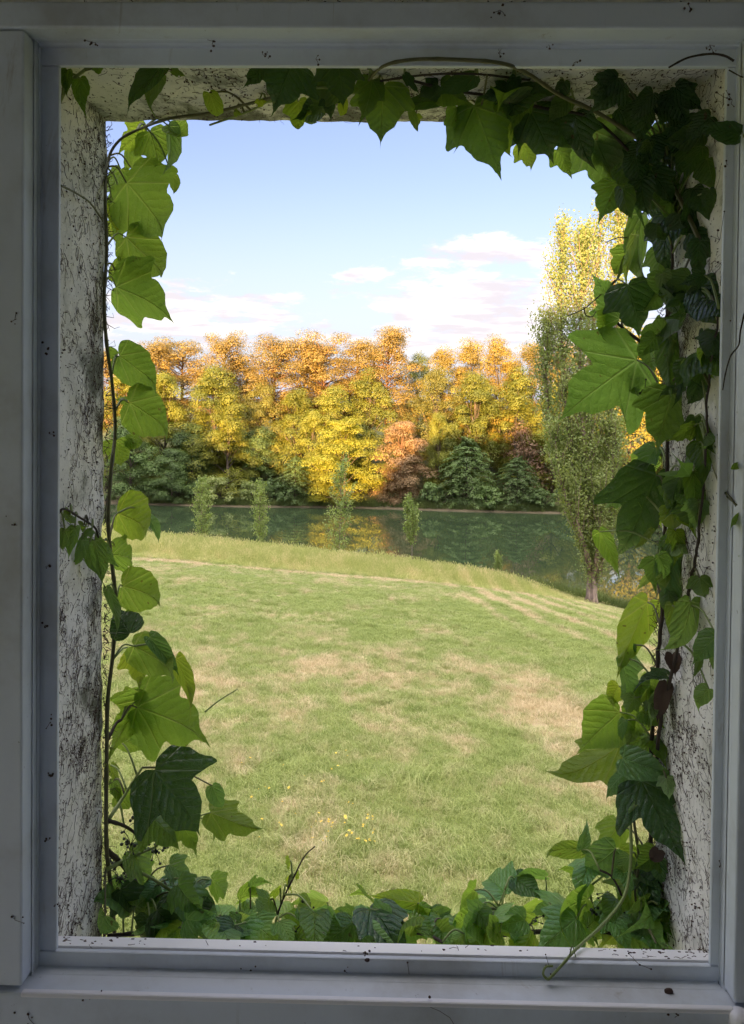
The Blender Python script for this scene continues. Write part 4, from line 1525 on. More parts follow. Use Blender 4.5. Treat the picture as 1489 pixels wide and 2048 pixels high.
add_stem(v_right, [(1168, 614, 1.12), (1172, 630, 1.12), (1185, 633, 1.12), (1193, 622, 1.12)], .0010, .0007, M_STEM, 'tendril', 5, guide=False)
add_stem(v_right, [(1262, 475, 1.12), (1235, 476, 1.12), (1212, 485, 1.12)], .0010, .0007, M_STEM, 'tendril', 5, guide=False)
add_stem(v_right, [(1262, 1650, 1.06), (1262, 1720, 1.05), (1250, 1790, 1.03), (1210, 1845, .97), (1168, 1884, .920), (1146, 1905, .872), (1128, 1926, .854), (1108, 1948, .852), (1096, 1958, .850), (1087, 1948, .850), (1092, 1934, .850), (1106, 1932, .852)],
         .0022, .0012, M_GSTEM, 'tendril', 6, 60)
add_stem(v_right, [(1140, 1910, .862), (1145, 1892, .860), (1152, 1914, .860)], .0009, .0005, M_GSTEM, 'tendril', 5, guide=False)
add_stem(v_right, [(1268, 1640, 1.08), (1278, 1720, 1.08), (1272, 1800, 1.08), (1312, 1885, .98)], .0020, .0016, M_STEM)
add_stem(v_right, [(1200, 1740, 1.08), (1225, 1755, 1.08), (1246, 1800, 1.08), (1250, 1860, 1.09)], .0016, .0016, M_WOOD)
add_stem(v_right, [(1440, 975, .95), (1465, 1000, .90), (1484, 1035, .845), (1496, 1080, .83)], .0012, .0010, M_STEM)
add_stem(v_right, [(1424, 930, .95), (1448, 985, .90), (1475, 1010, .85)], .0010, .0010, M_STEM)
# dry twigs left on the frame
add_stem(v_right, [(1496, 600, .815), (1482, 660, .816), (1478, 690, .816), (1462, 712, .830), (1452, 745, .838), (1446, 780, .846)], .0010, .0007, M_WOOD, 'dry_twig', 5, guide=False)
add_stem(v_right, [(1338, 135, .850), (1375, 116, .849), (1420, 108, .849), (1450, 112, .849), (1468, 122, .849)], .0011, .0014, M_WOOD, 'dry_twig', 5, guide=False)
add_stem(v_right, [(1458, 140, .850), (1480, 152, .847), (1498, 158, .843)], .0008, .0006, M_WOOD, 'dry_twig', 5, guide=False)
add_stem(v_sill, [(215, 1872, 1.10), (330, 1862, 1.12), (480, 1850, 1.14), (640, 1864, 1.15), (800, 1852, 1.15), (960, 1870, 1.15), (1120, 1862, 1.14), (1290, 1872, 1.12)], .0030, .0036, M_WOOD, n=50)
add_stem(v_sill, [(820, 1862, 1.08), (860, 1872, 1.07), (885, 1884, 1.05)], .0022, .0022, M_WOOD)
add_stem(v_sill, [(545, 1870, 1.12), (562, 1810, 1.13), (590, 1750, 1.14), (610, 1712, 1.15), (630, 1693, 1.15)], .0017, .0008, M_WOOD)
add_stem(v_sill, [(1030, 1880, 1.12), (1000, 1820, 1.13), (1010, 1780, 1.14)], .0016, .0010, M_GSTEM)
add_stem(v_sill, [(1215, 1880, 1.12), (1190, 1820, 1.13), (1172, 1770, 1.14)], .0016, .0012, M_GSTEM)
add_stem(v_sill, [(375, 1790, 1.13), (350, 1785, 1.13), (310, 1760, 1.13), (245, 1725, 1.12)], .0020, .0024, M_GSTEM)

# --- leaves of the left vine: (attach x, y, tip x, y, width, face, tint, Y, extra)
LEFT = [
    (294, 262, 232, 300, 1.0, -1, 'y', 1.17, {}), (300, 264, 328, 350, .9, -1, 'b', 1.16, {}), (348, 248, 388, 290, 1.1, -1, 'b', 1.15, {'kind': 'heart'}),
    (338, 252, 354, 370, .42, -1, 'g', 1.14, {'fold': .9, 'kind': 'heart', 'rot': 35}), (346, 352, 356, 394, .7, -1, 'b', 1.16, {'kind': 'heart'}),
    (254, 366, 364, 488, 1.0, -1, 'b', 1.15, {'rot': 5, 'fold': .05, 'curl': .35, 'tipcurl': 1.2}), (242, 338, 222, 400, .9, -1, 'b', 1.17, {'kind': 'heart'}),
    (262, 335, 285, 262, .5, -1, 'b', 1.18, {}), (246, 405, 228, 480, .9, -1, 'y', 1.18, {'kind': 'heart'}), (228, 440, 262, 500, .8, -1, 'y', 1.19, {}),
    (252, 474, 352, 568, .86, -1, 'b', 1.15, {'rot': -8, 'kind': 'heart', 'tipcurl': 1.6}), 
    (233, 574, 366, 628, .95, -1, 'b', 1.14, {'rot': 12, 'tipcurl': .6, 'curl': .3}), (236, 560, 245, 500, .7, -1, 'b', 1.16, {'kind': 'heart', 'rot': 0}),
    (238, 712, 340, 780, .92, -1, 'b', 1.14, {'rot': 10, 'tipcurl': 1.3, 'kind': 'heart'}), (236, 708, 214, 690, 1.2, -1, 'b', 1.15, {'kind': 'heart'}),
    (259, 806, 372, 866, .92, -1, 'b', 1.14, {'rot': 8, 'kind': 'heart', 'tipcurl': .9}), (256, 802, 232, 800, .9, -1, 'b', 1.16, {'kind': 'heart'}),
    (232, 882, 245, 938, 1.25, -1, 'b', 1.15, {'rot': 0}), (254, 880, 300, 892, .7, -1, 'b', 1.15, {'kind': 'heart', 'pet': False}),
    (236, 1026, 326, 1062, 1.25, -1, 'y', 1.14, {'rot': 5, 'kind': 'heart', 'tipcurl': 1.4}), (296, 1034, 336, 1082, .45, 1, 't', 1.145, {'kind': 'heart', 'fold': .5, 'stem': (236, 1026, 1.13)}),
    (224, 1110, 290, 1112, 1.05, -1, 'b', 1.15, {'rot': 0}), (246, 1172, 345, 1200, 1.0, -1, 'b', 1.14, {'rot': 0, 'kind': 'heart', 'tipcurl': 1.5}),
    (260, 1266, 225, 1210, 1.25, 1, 'd', 1.10, {'kind': 'heart', 'up': 0.0, 'rot': 0}),
    (256, 1250, 262, 1205, 1.0, -1, 'b', 1.13, {'kind': 'heart'}),
    (268, 1292, 380, 1350, .72, -1, 'b', 1.13, {'kind': 'heart', 'fold': .5}), (300, 1275, 366, 1352, .40, 1, 't', 1.12, {'kind': 'heart', 'fold': .7, 'pet': False}),
    (352, 1318, 398, 1412, .45, -1, 'y', 1.13, {'kind': 'heart', 'stem': (268, 1292, 1.13)}), (272, 1302, 290, 1374, .85, -1, 'y', 1.16, {}),
    (215, 1180, 262, 1268, .30, -1, 'g', 1.08, {'kind': 'heart'}),
    (275, 1415, 432, 1468, 1.0, -1, 'b', 1.14, {'kind': 'three', 'rot': 5, 'curl': .3}), (296, 1400, 218, 1478, .95, -1, 'b', 1.15, {'kind': 'three', 'rot': -5}),
    (268, 1398, 216, 1388, .9, -1, 'b', 1.16, {}), (236, 1478, 300, 1498, .7, -1, 'b', 1.16, {'kind': 'heart'}),
    (310, 1540, 412, 1668, 1.05, 1, 'd', 1.08, {'kind': 'deep', 'up': .75, 'rot': 4, 'curl': .25, 'fold': .10, 'side': .1, 'tipcurl': .3, 'stem': (300, 1590, 1.10)}),
    (230, 1592, 308, 1578, .75, -1, 'b', 1.15, {'kind': 'heart'}), (228, 1560, 242, 1612, .5, -1, 'm', 1.14, {'kind': 'heart'}), (222, 1530, 238, 1570, .6, -1, 'b', 1.16, {}),
    (298, 1628, 372, 1692, .95, 1, 'm', 1.11, {'up': .4}), (360, 1645, 402, 1698, .8, -1, 'b', 1.14, {}), (422, 1625, 528, 1670, .62, -1, 'b', 1.13, {'tipcurl': 1.5}),
    (425, 1572, 448, 1628, .75, 1, 't', 1.12, {'kind': 'heart', 'fold': .5}), (420, 1632, 445, 1668, .8, -1, 'b', 1.15, {}),
    (262, 1706, 325, 1778, .62, 1, 'g', 1.12, {'up': .5}), (340, 1730, 392, 1756, .9, 1, 't', 1.14, {'fold': .4, 'up': .7}),
    (374, 1792, 478, 1888, .66, 1, 't', 1.10, {'kind': 'heart', 'curl': .9, 'fold': .15, 'up': .35, 'side': .6}), (372, 1756, 402, 1786, .7, 1, 'd', 1.12, {}),
    (315, 1820, 372, 1880, 1.1, 1, 'd', 1.09, {'up': .1}), (242, 1780, 285, 1850, .9, 1, 'd', 1.10, {}), (250, 1750, 330, 1810, .8, -1, 'm', 1.15, {}),
    (395, 1810, 420, 1880, .9, 1, 'd', 1.10, {}), (210, 1832, 190, 1878, 1.3, 1, 'g', 1.02, {'kind': 'heart', 'up': .3}), (300, 1840, 270, 1885, 1.0, 1, 'd', 1.08, {}),
    # a pale drooping sprig against the reveal
    (150, 1055, 135, 1115, .5, 1, 'g', 1.0, {'kind': 'heart', 'up': .5}), (165, 1080, 160, 1150, .5, 1, 'g', 1.0, {'kind': 'heart', 'up': .5}), (130, 1060, 122, 1110, .55, 1, 'g', .98, {'kind': 'heart'}),
    (190, 1082, 212, 1180, .42, 1, 'g', 1.03, {'kind': 'heart', 'up': .5}), (178, 1090, 188, 1160, .45, 1, 'g', 1.02, {'kind': 'heart', 'up': .5}), (205, 1090, 232, 1150, .4, 1, 'g', 1.06, {'kind': 'heart', 'up': .4}),
    (140, 1030, 120, 1050, .8, -1, 'b', .98, {'kind': 'heart'}), (168, 1050, 150, 1062, .6, -1, 'b', 1.0, {'kind': 'heart'}), (185, 1060, 160, 1075, .6, 1, 'g', 1.0, {}),
]
TOP = [
    (160, 156, 158, 224, .62, 1, 'm', .96, {'kind': 'heart'}), (135, 140, 128, 190, .6, 1, 'm', .94, {'kind': 'heart'}), (196, 138, 200, 158, 1.0, -1, 'm', .97, {}),
    (324, 133, 238, 212, .72, 1, 'd', .97, {'kind': 'heart', 'fold': .4}), (322, 150, 262, 220, .6, -1, 'm', .99, {'kind': 'heart'}), (345, 140, 378, 152, .5, -1, 'm', .98, {}),
    (420, 186, 444, 258, .60, -1, 'b', 1.05, {'kind': 'heart'}), (585, 128, 548, 214, 1.45, 1, 'd', .97, {'up': 0}), (530, 130, 492, 172, .9, 1, 'd', .98, {}),
    (597, 204, 598, 288, .62, -1, 'b', 1.08, {}), (520, 200, 522, 225, .9, -1, 'y', 1.07, {}), (470, 222, 488, 228, .8, -1, 'b', 1.08, {}),
    (676, 124, 690, 208, 1.25, 1, 'd', .965, {'up': 0}), (655, 190, 662, 235, .9, 1, 'd', 1.0, {}), (685, 200, 690, 246, .6, -1, 'y', 1.09, {'kind': 'heart'}), (610, 232, 640, 250, .6, -1, 'b', 1.10, {'kind': 'heart'}),
    (768, 172, 762, 282, 1.05, 1, 'm', 1.02, {'up': 0, 'rot': 0}), (745, 160, 735, 240, .9, 1, 'm', 1.03, {'up': 0}), (905, 192, 772, 216, .42, 1, 'd', 1.0, {'fold': .5, 'kind': 'heart'}),
    (822, 222, 840, 274, .38, -1, 'm', 1.08, {'kind': 'heart'}), (832, 230, 838, 256, .9, -1, 'b', 1.1, {}), (950, 152, 858, 186, .55, 1, 'd', .97, {'kind': 'heart'}), (810, 150, 838, 190, .4, 1, 'd', .97, {}),
    (950, 212, 998, 346, 1.02, 1, 'm', 1.05, {'up': 0, 'rot': 0, 'curl': .2}), (915, 215, 940, 285, .9, 1, 'm', 1.04, {'up': 0}), (1010, 222, 1008, 335, .48, -1, 'b', 1.08, {'kind': 'heart'}),
    (1020, 206, 1008, 134, .85, -1, 'm', .98, {'kind': 'heart'}), (1026, 208, 1094, 156, .75, 1, 'd', .99, {'kind': 'heart'}), (1000, 205, 985, 228, 1.2, -1, 'b', 1.08, {}),
    (1062, 222, 1112, 322, 1.15, 1, 'd', 1.05, {'up': 0}), (1030, 232, 1050, 300, .9, 1, 'd', 1.05, {'up': 0}), (1045, 286, 1083, 342, .85, -1, 'y', 1.10, {}), (1115, 300, 1149, 358, .75, -1, 'b', 1.10, {}),
    (1150, 232, 1168, 340, .75, 1, 'd', 1.06, {}), (1100, 240, 1150, 300, 1.0, 1, 'd', 1.05, {}),
]
RIGHT = [
    (1182, 260, 1247, 404, .80, -1, 'm', 1.11, {'rot': 0}), (1215, 280, 1242, 375, .8, 1, 'd', 1.09, {}), (1270, 290, 1262, 432, .62, 1, 'd', 1.08, {'fold': .5}), (1256, 372, 1262, 430, .22, 1, 'p', 1.075, {'kind': 'heart', 'pet': False}),
    (1200, 240, 1230, 285, 1.0, -1, 'y', 1.13, {}), (1320, 300, 1315, 365, .8, -1, 'b', 1.13, {}), (1330, 345, 1325, 440, .8, -1, 'm', 1.12, {}), (1300, 350, 1296, 420, .7, -1, 'm', 1.13, {}), (1290, 380, 1362, 438, .45, 1, 'd', 1.08, {}),
    (1284, 428, 1262, 602, .36, -1, 'm', 1.12, {'kind': 'heart', 'fold': .5}), (1272, 470, 1240, 580, .20, 1, 'p', 1.10, {'kind': 'heart', 'fold': .6, 'pet': False}), (1342, 430, 1306, 548, .75, 1, 'd', 1.07, {}),
    (1258, 505, 1214, 560, .9, -1, 'b', 1.13, {}), (1240, 636, 1188, 544, .72, -1, 'm', 1.12, {'rot': 0}), (1320, 500, 1312, 578, .7, -1, 'm', 1.12, {}), (1300, 440, 1310, 500, .9, -1, 'b', 1.14, {}), (1380, 410, 1384, 485, .5, 1, 'd', 1.03, {}),
    (1256, 570, 1288, 678, .95, 1, 'd', 1.08, {'up': 0}), (1320, 572, 1300, 645, .8, -1, 'm', 1.11, {}), (1400, 482, 1395, 565, .6, 1, 'd', .99, {}), (1224, 630, 1176, 674, .95, -1, 'b', 1.13, {'kind': 'three'}),
    (1274, 720, 1112, 834, .98, -1, 'm', 1.13, {'kind': 'deep', 'rot': 0, 'fold': .04, 'curl': .2, 'tipcurl': .2, 'side': .1, 'stem': (1328, 790, 1.10)}), (1268, 735, 1262, 806, .62, -1, 'm', 1.14, {'kind': 'heart', 'pet': False}),
    (1298, 678, 1300, 755, .7, -1, 'm', 1.12, {'kind': 'heart'}), (1340, 675, 1338, 800, .5, -1, 'm', 1.11, {'kind': 'heart'}), (1348, 682, 1322, 745, .22, 1, 'p', 1.08, {'kind': 'heart', 'pet': False}), (1376, 725, 1372, 800, .7, -1, 'm', 1.06, {'kind': 'heart'}),
    (1345, 785, 1308, 908, .92, -1, 'm', 1.11, {'rot': 0}), (1370, 755, 1352, 818, .3, 1, 'd', 1.06, {}), (1308, 904, 1214, 990, .72, -1, 'b', 1.13, {}), (1312, 896, 1264, 962, .66, 1, 't', 1.10, {'fold': .5}),
    (1312, 950, 1246, 1132, .78, 1, 'd', 1.08, {'up': .1, 'kind': 'deep'}), (1254, 982, 1210, 1024, .8, -1, 'm', 1.12, {}), (1262, 975, 1216, 1018, .22, 1, 'p', 1.11, {'kind': 'heart', 'pet': False}), (1325, 998, 1318, 1068, .55, -1, 'y', 1.14, {'kind': 'heart'}),
    (1304, 1060, 1270, 1110, .3, 1, 'p', 1.07, {'kind': 'heart', 'pet': False}), (1386, 945, 1402, 1058, .55, 1, 'm', 1.0, {'kind': 'heart'}), (1352, 960, 1360, 1060, .45, -1, 'm', 1.07, {'kind': 'heart'}), (1400, 884, 1428, 958, .6, 1, 'm', .97, {'kind': 'heart'}),
    (1200, 1063, 1244, 1150, .48, -1, 'b', 1.12, {'kind': 'heart', 'rot': 0}), (1345, 1082, 1335, 1205, .50, 1, 'g', 1.07, {'kind': 'heart', 'up': .4}), (1335, 1110, 1345, 1260, .42, 1, 'g', 1.08, {'kind': 'heart', 'up': .5}),
    (1382, 1204, 1358, 1348, .50, 1, 'g', 1.04, {'kind': 'heart', 'up': .4}), (1345, 1210, 1352, 1300, .45, -1, 'b', 1.07, {'kind': 'heart'}), (1296, 1205, 1226, 1350, .52, -1, 'y', 1.12, {'kind': 'heart', 'rot': 0}), (1270, 1290, 1266, 1325, .25, 1, 't', 1.1, {'kind': 'heart'}),
    (1300, 1150, 1274, 1180, .5, 1, 'p', 1.11, {'kind': 'heart', 'fold': .5}), (1242, 1316, 1276, 1412, .66, 1, 't', 1.10, {'up': .4}), (1336, 1352, 1266, 1348, .55, 1, 'd', 1.08, {'up': .6}), (1322, 1378, 1278, 1392, 1.1, -1, 'b', 1.12, {}),
    (1238, 1372, 1210, 1408, 1.2, -1, 'y', 1.13, {'kind': 'heart'}), (1240, 1424, 1154, 1502, .98, -1, 'b', 1.12, {'kind': 'heart', 'rot': 0, 'curl': .2, 'tipcurl': .2}), (1286, 1412, 1256, 1490, .9, -1, 'b', 1.12, {'kind': 'heart'}), (1250, 1440, 1232, 1490, .5, 1, 'g', 1.09, {'kind': 'heart'}),
    (1238, 1490, 1112, 1600, .58, -1, 'b', 1.12, {'stem': (1290, 1470, 1.11)}), (1300, 1380, 1290, 1330, .8, -1, 'b', 1.13, {}), (1246, 1516, 1344, 1552, .72, 1, 't', 1.07, {'kind': 'heart', 'up': .4}),
    (1434, 1272, 1382, 1326, .8, 1, 't', .965, {'kind': 'heart', 'up': .4}), (1400, 1312, 1392, 1358, .4, -1, 'm', 1.0, {'kind': 'heart', 'pet': False}), (1425, 1310, 1432, 1352, .4, -1, 'm', .96, {'kind': 'heart', 'pet': False}),
    (1418, 1378, 1382, 1416, .85, 1, 'g', .98, {'kind': 'heart', 'up': .4}), (1284, 1562, 1362, 1712, .95, 1, 'd', 1.055, {'kind': 'deep', 'up': 0, 'rot': 0, 'curl': .2, 'fold': .05}), (1250, 1545, 1202, 1592, .95, 1, 't', 1.07, {'kind': 'heart', 'up': .4}),
    (1270, 1610, 1238, 1652, .62, 1, 'p', 1.04, {'kind': 'heart', 'up': .3}), (1238, 1650, 1192, 1718, .7, -1, 'b', 1.13, {}), (1232, 1698, 1156, 1768, .8, 1, 't', 1.10, {'kind': 'heart', 'up': .5}), (1238, 1702, 1290, 1764, .9, -1, 'b', 1.11, {}),
    (1302, 1716, 1322, 1800, .9, 1, 'd', 1.09, {}), (1165, 1700, 1066, 1690, .42, -1, 'b', 1.13, {'kind': 'heart', 'rot': 0}), (1163, 1700, 1184, 1650, .55, 1, 't', 1.12, {'kind': 'heart'}), (1262, 1590, 1250, 1650, .9, 1, 'm', 1.08, {}),
    (1496, 1028, 1441, 1052, .62, -1, 'm', .838, {'kind': 'heart'}), (1478, 930, 1452, 946, .5, -1, 'm', .845, {'kind': 'heart', 'pet': False}), (1500, 1112, 1470, 1112, .9, -1, 'b', .836, {'kind': 'heart', 'pet': False}),
    (1480, 270, 1400, 250, .62, 1, 'd', .87, {'kind': 'heart', 'stem': (1490, 275, .845)}),
]
SILL = [
    (1176, 1797, 1052, 1834, .72, -1, 'b', 1.11, {'kind': 'heart', 'rot': 0}), (1012, 1788, 962, 1734, 1.0, 1, 't', 1.15, {}), (925, 1828, 972, 1774, .9, 1, 't', 1.14, {'kind': 'heart'}), (1092, 1754, 1028, 1738, .7, -1, 'm', 1.15, {'kind': 'heart'}),
    (948, 1780, 900, 1816, .8, -1, 'b', 1.15, {}), (1152, 1838, 1088, 1890, .85, 1, 't', 1.07, {}), (1050, 1840, 998, 1852, 1.1, 1, 't', 1.09, {'kind': 'heart'}), (1030, 1758, 1090, 1796, .8, 1, 'd', 1.16, {'kind': 'heart'}), (1190, 1720, 1146, 1768, .8, 1, 't', 1.14, {}),
    (1153, 1746, 1120, 1730, .8, -1, 'b', 1.15, {}), (1290, 1740, 1302, 1800, .9, 1, 'd', 1.10, {}), (1310, 1800, 1290, 1840, .9, 1, 't', 1.08, {}), (708, 1854, 712, 1804, 1.25, 1, 'p', 1.09, {'kind': 'heart'}), (722, 1856, 786, 1888, .7, 1, 'p', 1.06, {'kind': 'heart'}),
    (838, 1806, 734, 1792, .48, -1, 'y', 1.14, {'kind': 'heart'}), (742, 1818, 824, 1888, .9, 1, 'd', 1.09, {}), (832, 1838, 874, 1792, .9, 1, 't', 1.14, {'kind': 'heart'}), (940, 1835, 872, 1856, .9, -1, 'b', 1.11, {'kind': 'heart'}), (505, 1846, 560, 1878, .9, 1, 'g', 1.09, {}),
    (560, 1845, 590, 1880, .8, 1, 'g', 1.09, {}), (540, 1800, 500, 1830, 1.0, -1, 'm', 1.13, {}), (580, 1722, 566, 1738, 1.1, -1, 'y', 1.15, {}), (585, 1752, 566, 1762, 1.1, -1, 'y', 1.15, {}), (560, 1778, 528, 1792, 1.0, -1, 'y', 1.14, {}), (592, 1750, 603, 1756, 1.1, -1, 'y', 1.15, {}),
    (575, 1772, 592, 1782, 1.1, -1, 'y', 1.15, {}), (500, 1775, 532, 1752, .8, -1, 'm', 1.16, {}), (480, 1800, 520, 1770, .9, -1, 'b', 1.15, {}), (425, 1760, 480, 1800, .6, -1, 'b', 1.15, {}), (620, 1805, 590, 1840, 1.0, -1, 'b', 1.13, {}), (640, 1840, 680, 1870, .9, -1, 'm', 1.10, {}),
    (965, 1835, 900, 1880, .8, -1, 'm', 1.09, {}), (1000, 1865, 950, 1888, 1.0, -1, 'b', 1.07, {}), (930, 1868, 905, 1884, 1.2, 1, 'p', 1.06, {'kind': 'heart'}), (1220, 1830, 1260, 1880, .8, 1, 't', 1.08, {}), (470, 1850, 440, 1885, 1.2, 1, 'd', 1.07, {}),
]
for lst, vn in ((LEFT, v_left), (TOP, v_top), (RIGHT, v_right), (SILL, v_sill)):
    for ax, ay, tx, ty, w, face, tint, Y, ex in lst:
        ex = dict(ex)
        if vn is v_sill:
            ex.setdefault('up', .9 if face > 0 else .5)
            ex.setdefault('tilt', -(ty - ay) * .0011)
        add_leaf(vn, ax, ay, tx, ty, w, face, tint, Y, **ex)

# --- the many half hidden leaves between them
def fill(vn, n, box, size, Yr, tints, faces=(1, -1), up=.3, down=True, kinds=('three', 'heart')):
    for _ in range(n):
        x, y = RI.uniform(box[0], box[2]), RI.uniform(box[1], box[3])
        a = RI.gauss(math.pi / 2, .7) if down else RI.uniform(0, 6.283)
        s = RI.uniform(*size)
        add_leaf(vn, x, y, x + math.cos(a) * s, y + math.sin(a) * s, RI.uniform(.6, 1.1), RI.choice(faces), RI.choice(tints), RI.uniform(*Yr), kind=RI.choice(kinds), up=up, tilt=-math.sin(a) * s * .0011 if vn is v_sill else RI.gauss(0, .012))


fill(v_sill, 38, (230, 1835, 1310, 1872), (45, 85), (1.06, 1.14), 'tmmgggbbpp', (1,), .9, False)
fill(v_sill, 15, (420, 1800, 1300, 1835), (38, 75), (1.13, 1.20), 'mbtggbp', (1, -1), .6, False)
fill(v_sill, 12, (235, 1760, 420, 1840), (40, 70), (1.10, 1.18), 'dmmt', (1,), .5, False)
fill(v_sill, 10, (1190, 1740, 1310, 1840), (40, 70), (1.08, 1.16), 'gmbt', (1, -1), .5)
fill(v_right, 20, (1220, 235, 1420, 380), (50, 90), (.97, 1.08), 'ddmm', (1,), .1)
fill(v_right, 13, (1300, 300, 1420, 680), (45, 85), (1.0, 1.10), 'dmmm', (1, -1), .1)
fill(v_right, 8, (1310, 680, 1420, 960), (40, 70), (1.0, 1.10), 'dmmb', (1, -1), .2)
fill(v_right, 6, (1325, 960, 1400, 1180), (38, 65), (1.0, 1.09), 'mmgm', (1, -1), .3)
fill(v_right, 6, (1250, 1320, 1320, 1480), (40, 70), (1.08, 1.13), 'bmb', (-1, 1), .3)
fill(v_right, 12, (1375, 260, 1440, 900), (40, 70), (.95, 1.03), 'ddm', (1,), .1)
fill(v_right, 10, (1230, 150, 1440, 240), (55, 90), (.94, 1.0), 'ddd', (1,), 0)
fill(v_top, 12, (640, 150, 1180, 210), (45, 75), (.97, 1.05), 'ddm', (1,), 0)
add_leaf(v_right, 1345, 1308, 1352, 1352, .8, 1, 'd', 1.03, 'heart', dead=True, pet=False)
add_leaf(v_right, 1335, 1370, 1302, 1455, .45, 1, 'd', 1.06, 'heart', dead=True, pet=False)
add_leaf(v_right, 1318, 1700, 1302, 1738, .8, 1, 'd', 1.04, 'heart', dead=True, pet=False)

fill(v_sill, 12, (760, 1815, 1000, 1868), (42, 72), (1.07, 1.16), 'mgbtb', (1, -1), .7, False)
fill(v_sill, 9, (440, 1825, 760, 1868), (42, 72), (1.07, 1.15), 'mgbtp', (1, -1), .7, False)
fill(v_right, 9, (1310, 1000, 1400, 1240), (40, 70), (1.0, 1.09), 'mmgb', (1, -1), .3)
fill(v_right, 7, (1270, 1340, 1335, 1560), (38, 66), (1.05, 1.12), 'bmmg', (1, -1), .3)
fill(v_right, 8, (1255, 1680, 1320, 1830), (38, 66), (1.05, 1.12), 'mgbt', (1, -1), .4)

# --- berry stalks
def berries(vn, px, py, Y, n, spread):
    m = MB()
    C0 = P(px, py, Y)
    for _ in range(n):
        q = P(px + RI.gauss(0, spread), py + RI.gauss(0, spread), Y + RI.gauss(0, .012))
        m.blob(q, RI.uniform(.0016, .0030), 1, .3, rng=RI)
        m.tube([C0, C0.lerp(q, .5) + Vector((0, 0, .004)), q], .0006, 4)
    m.build('berry_cluster', M_BERRY, vn, True)


for a in ((262, 1690, 1.13, 22, 14), (285, 1640, 1.14, 14, 14), (310, 1705, 1.15, 14, 12), (240, 1760, 1.12, 26, 14), (335, 1690, 1.16, 9, 8), (225, 1730, 1.12, 14, 10), (280, 1655, 1.12, 10, 10)):
    berries(v_left, *a)
for a in ((1290, 785, 1.13, 16, 9), (1300, 1765, 1.1, 10, 8), (1215, 1795, 1.12, 10, 8), (1185, 1825, 1.1, 8, 7)):
    berries(v_right, *a)
for a in ((1060, 1850, 1.12, 14, 14), (620, 1835, 1.14, 10, 14)):
    berries(v_sill, *a)

# ------------------------------------------------------------------ dried rootlets left on the plaster
def squiggle(m, o, e1, e2, nrm, L, r, rnd):
    p = Vector(o)
    a = rnd.uniform(0, 6.283)
    n = max(4, int(L / .0028))
    pts = []
    turn = rnd.gauss(0, .12)
    for i in range(n):
        pts.append(p + nrm * (r * .6))
        a += turn + rnd.gauss(0, .42)
        p = p + (e1 * math.cos(a) + e2 * math.sin(a)) * .0028
    m.tube(pts, [r * (1 - .5 * i / n) for i in range(n)], 3, False)


def inside(p):
    return True


rq = random.Random(17)
EX, EY, EZ = Vector((1, 0, 0)), Vector((0, 1, 0)), Vector((0, 0, 1))
m = MB()
Hh = ZT - ZB


def dens_left(t, u):
    """t height 0..1 from the sill, u 0..1 towards the outside"""
    return .22 + .5 * max(0, .45 - t) + .75 * u ** 3 + .35 * math.exp(-((t - .52) / .03) ** 2) + .3 * math.exp(-((t - .30) / .06) ** 2)


for side, X0, nrm in ((0, XL, EX), (1, XR, -EX)):
    cnt = 0
    while cnt < 2300:
        t, u = rq.random(), rq.random()
        if mnoise.noise(Vector((u * 3 + side * 9, t * 14, 1.3))) * .6 + dens_left(t, u) < rq.random():
            continue
        cnt += 1
        o = (X0 + nrm.x * .0015, Y_IN + .03 + u * (Y_OUT - Y_IN - .045), ZB + t * Hh)
        h = mnoise.fractal(Vector((X0, o[1], o[2])) * 22, 1.0, 2.0, 4) * .0032 + mnoise.noise(Vector((X0, o[1], o[2])) * 6) * .003
        o = (X0 + nrm.x * (h + .0008), o[1], o[2])
        if rq.random() < .40:
            m.blob(o, rq.uniform(.0004, .0013), 1, .6, (1, 1.4, 1), rq)
        else:
            squiggle(m, o, EY, EZ, nrm, rq.uniform(.006, .040), rq.uniform(.00018, .00048), rq)
for side, X0, nrm in ((0, XL, EX), (1, XR, -EX)):       # dense tangles
    for _ in range(85):
        t, u = rq.random() ** 1.25, rq.random() ** .6
        for k in range(rq.randint(8, 26)):
            o = Vector((X0, min(Y_OUT - .012, Y_IN + .03 + u * (Y_OUT - Y_IN - .045) + rq.gauss(0, .007)), ZB + t * Hh + rq.gauss(0, .011)))
            h = mnoise.fractal(o * 22, 1.0, 2.0, 4) * .0032 + mnoise.noise(o * 6) * .003
            o.x += nrm.x * (h + .0006)
            squiggle(m, o, EY, EZ, nrm, rq.uniform(.008, .03), rq.uniform(.00017, .0004), rq)
cnt = 0
while cnt < 1700:
    t, u = rq.random(), rq.random()
    if mnoise.noise(Vector((t * 12, u * 3, 7.7))) * .7 + .35 + .25 * t < rq.random():
        continue
    cnt += 1
    o = Vector((XL + t * (XR - XL), Y_IN + .03 + u * (Y_OUT - Y_IN - .045), ZT))
    h = mnoise.fractal(o * 22, 1.0, 2.0, 4) * .0032 + mnoise.noise(o * 6) * .003
    o.z -= h + .0008
    if rq.random() < .5:
        m.blob(o, rq.uniform(.0005, .0013), 1, .6, (1, 1.4, 1), rq)
    else:
        squiggle(m, o, EX, EY, -EZ, rq.uniform(.005, .03), rq.uniform(.00022, .0005), rq)
ro = hp(m, 'dried_rootlets', M_ROOT)
tag(ro, 'dark dried rootlets clinging to the white plaster', None, None, 'stuff')
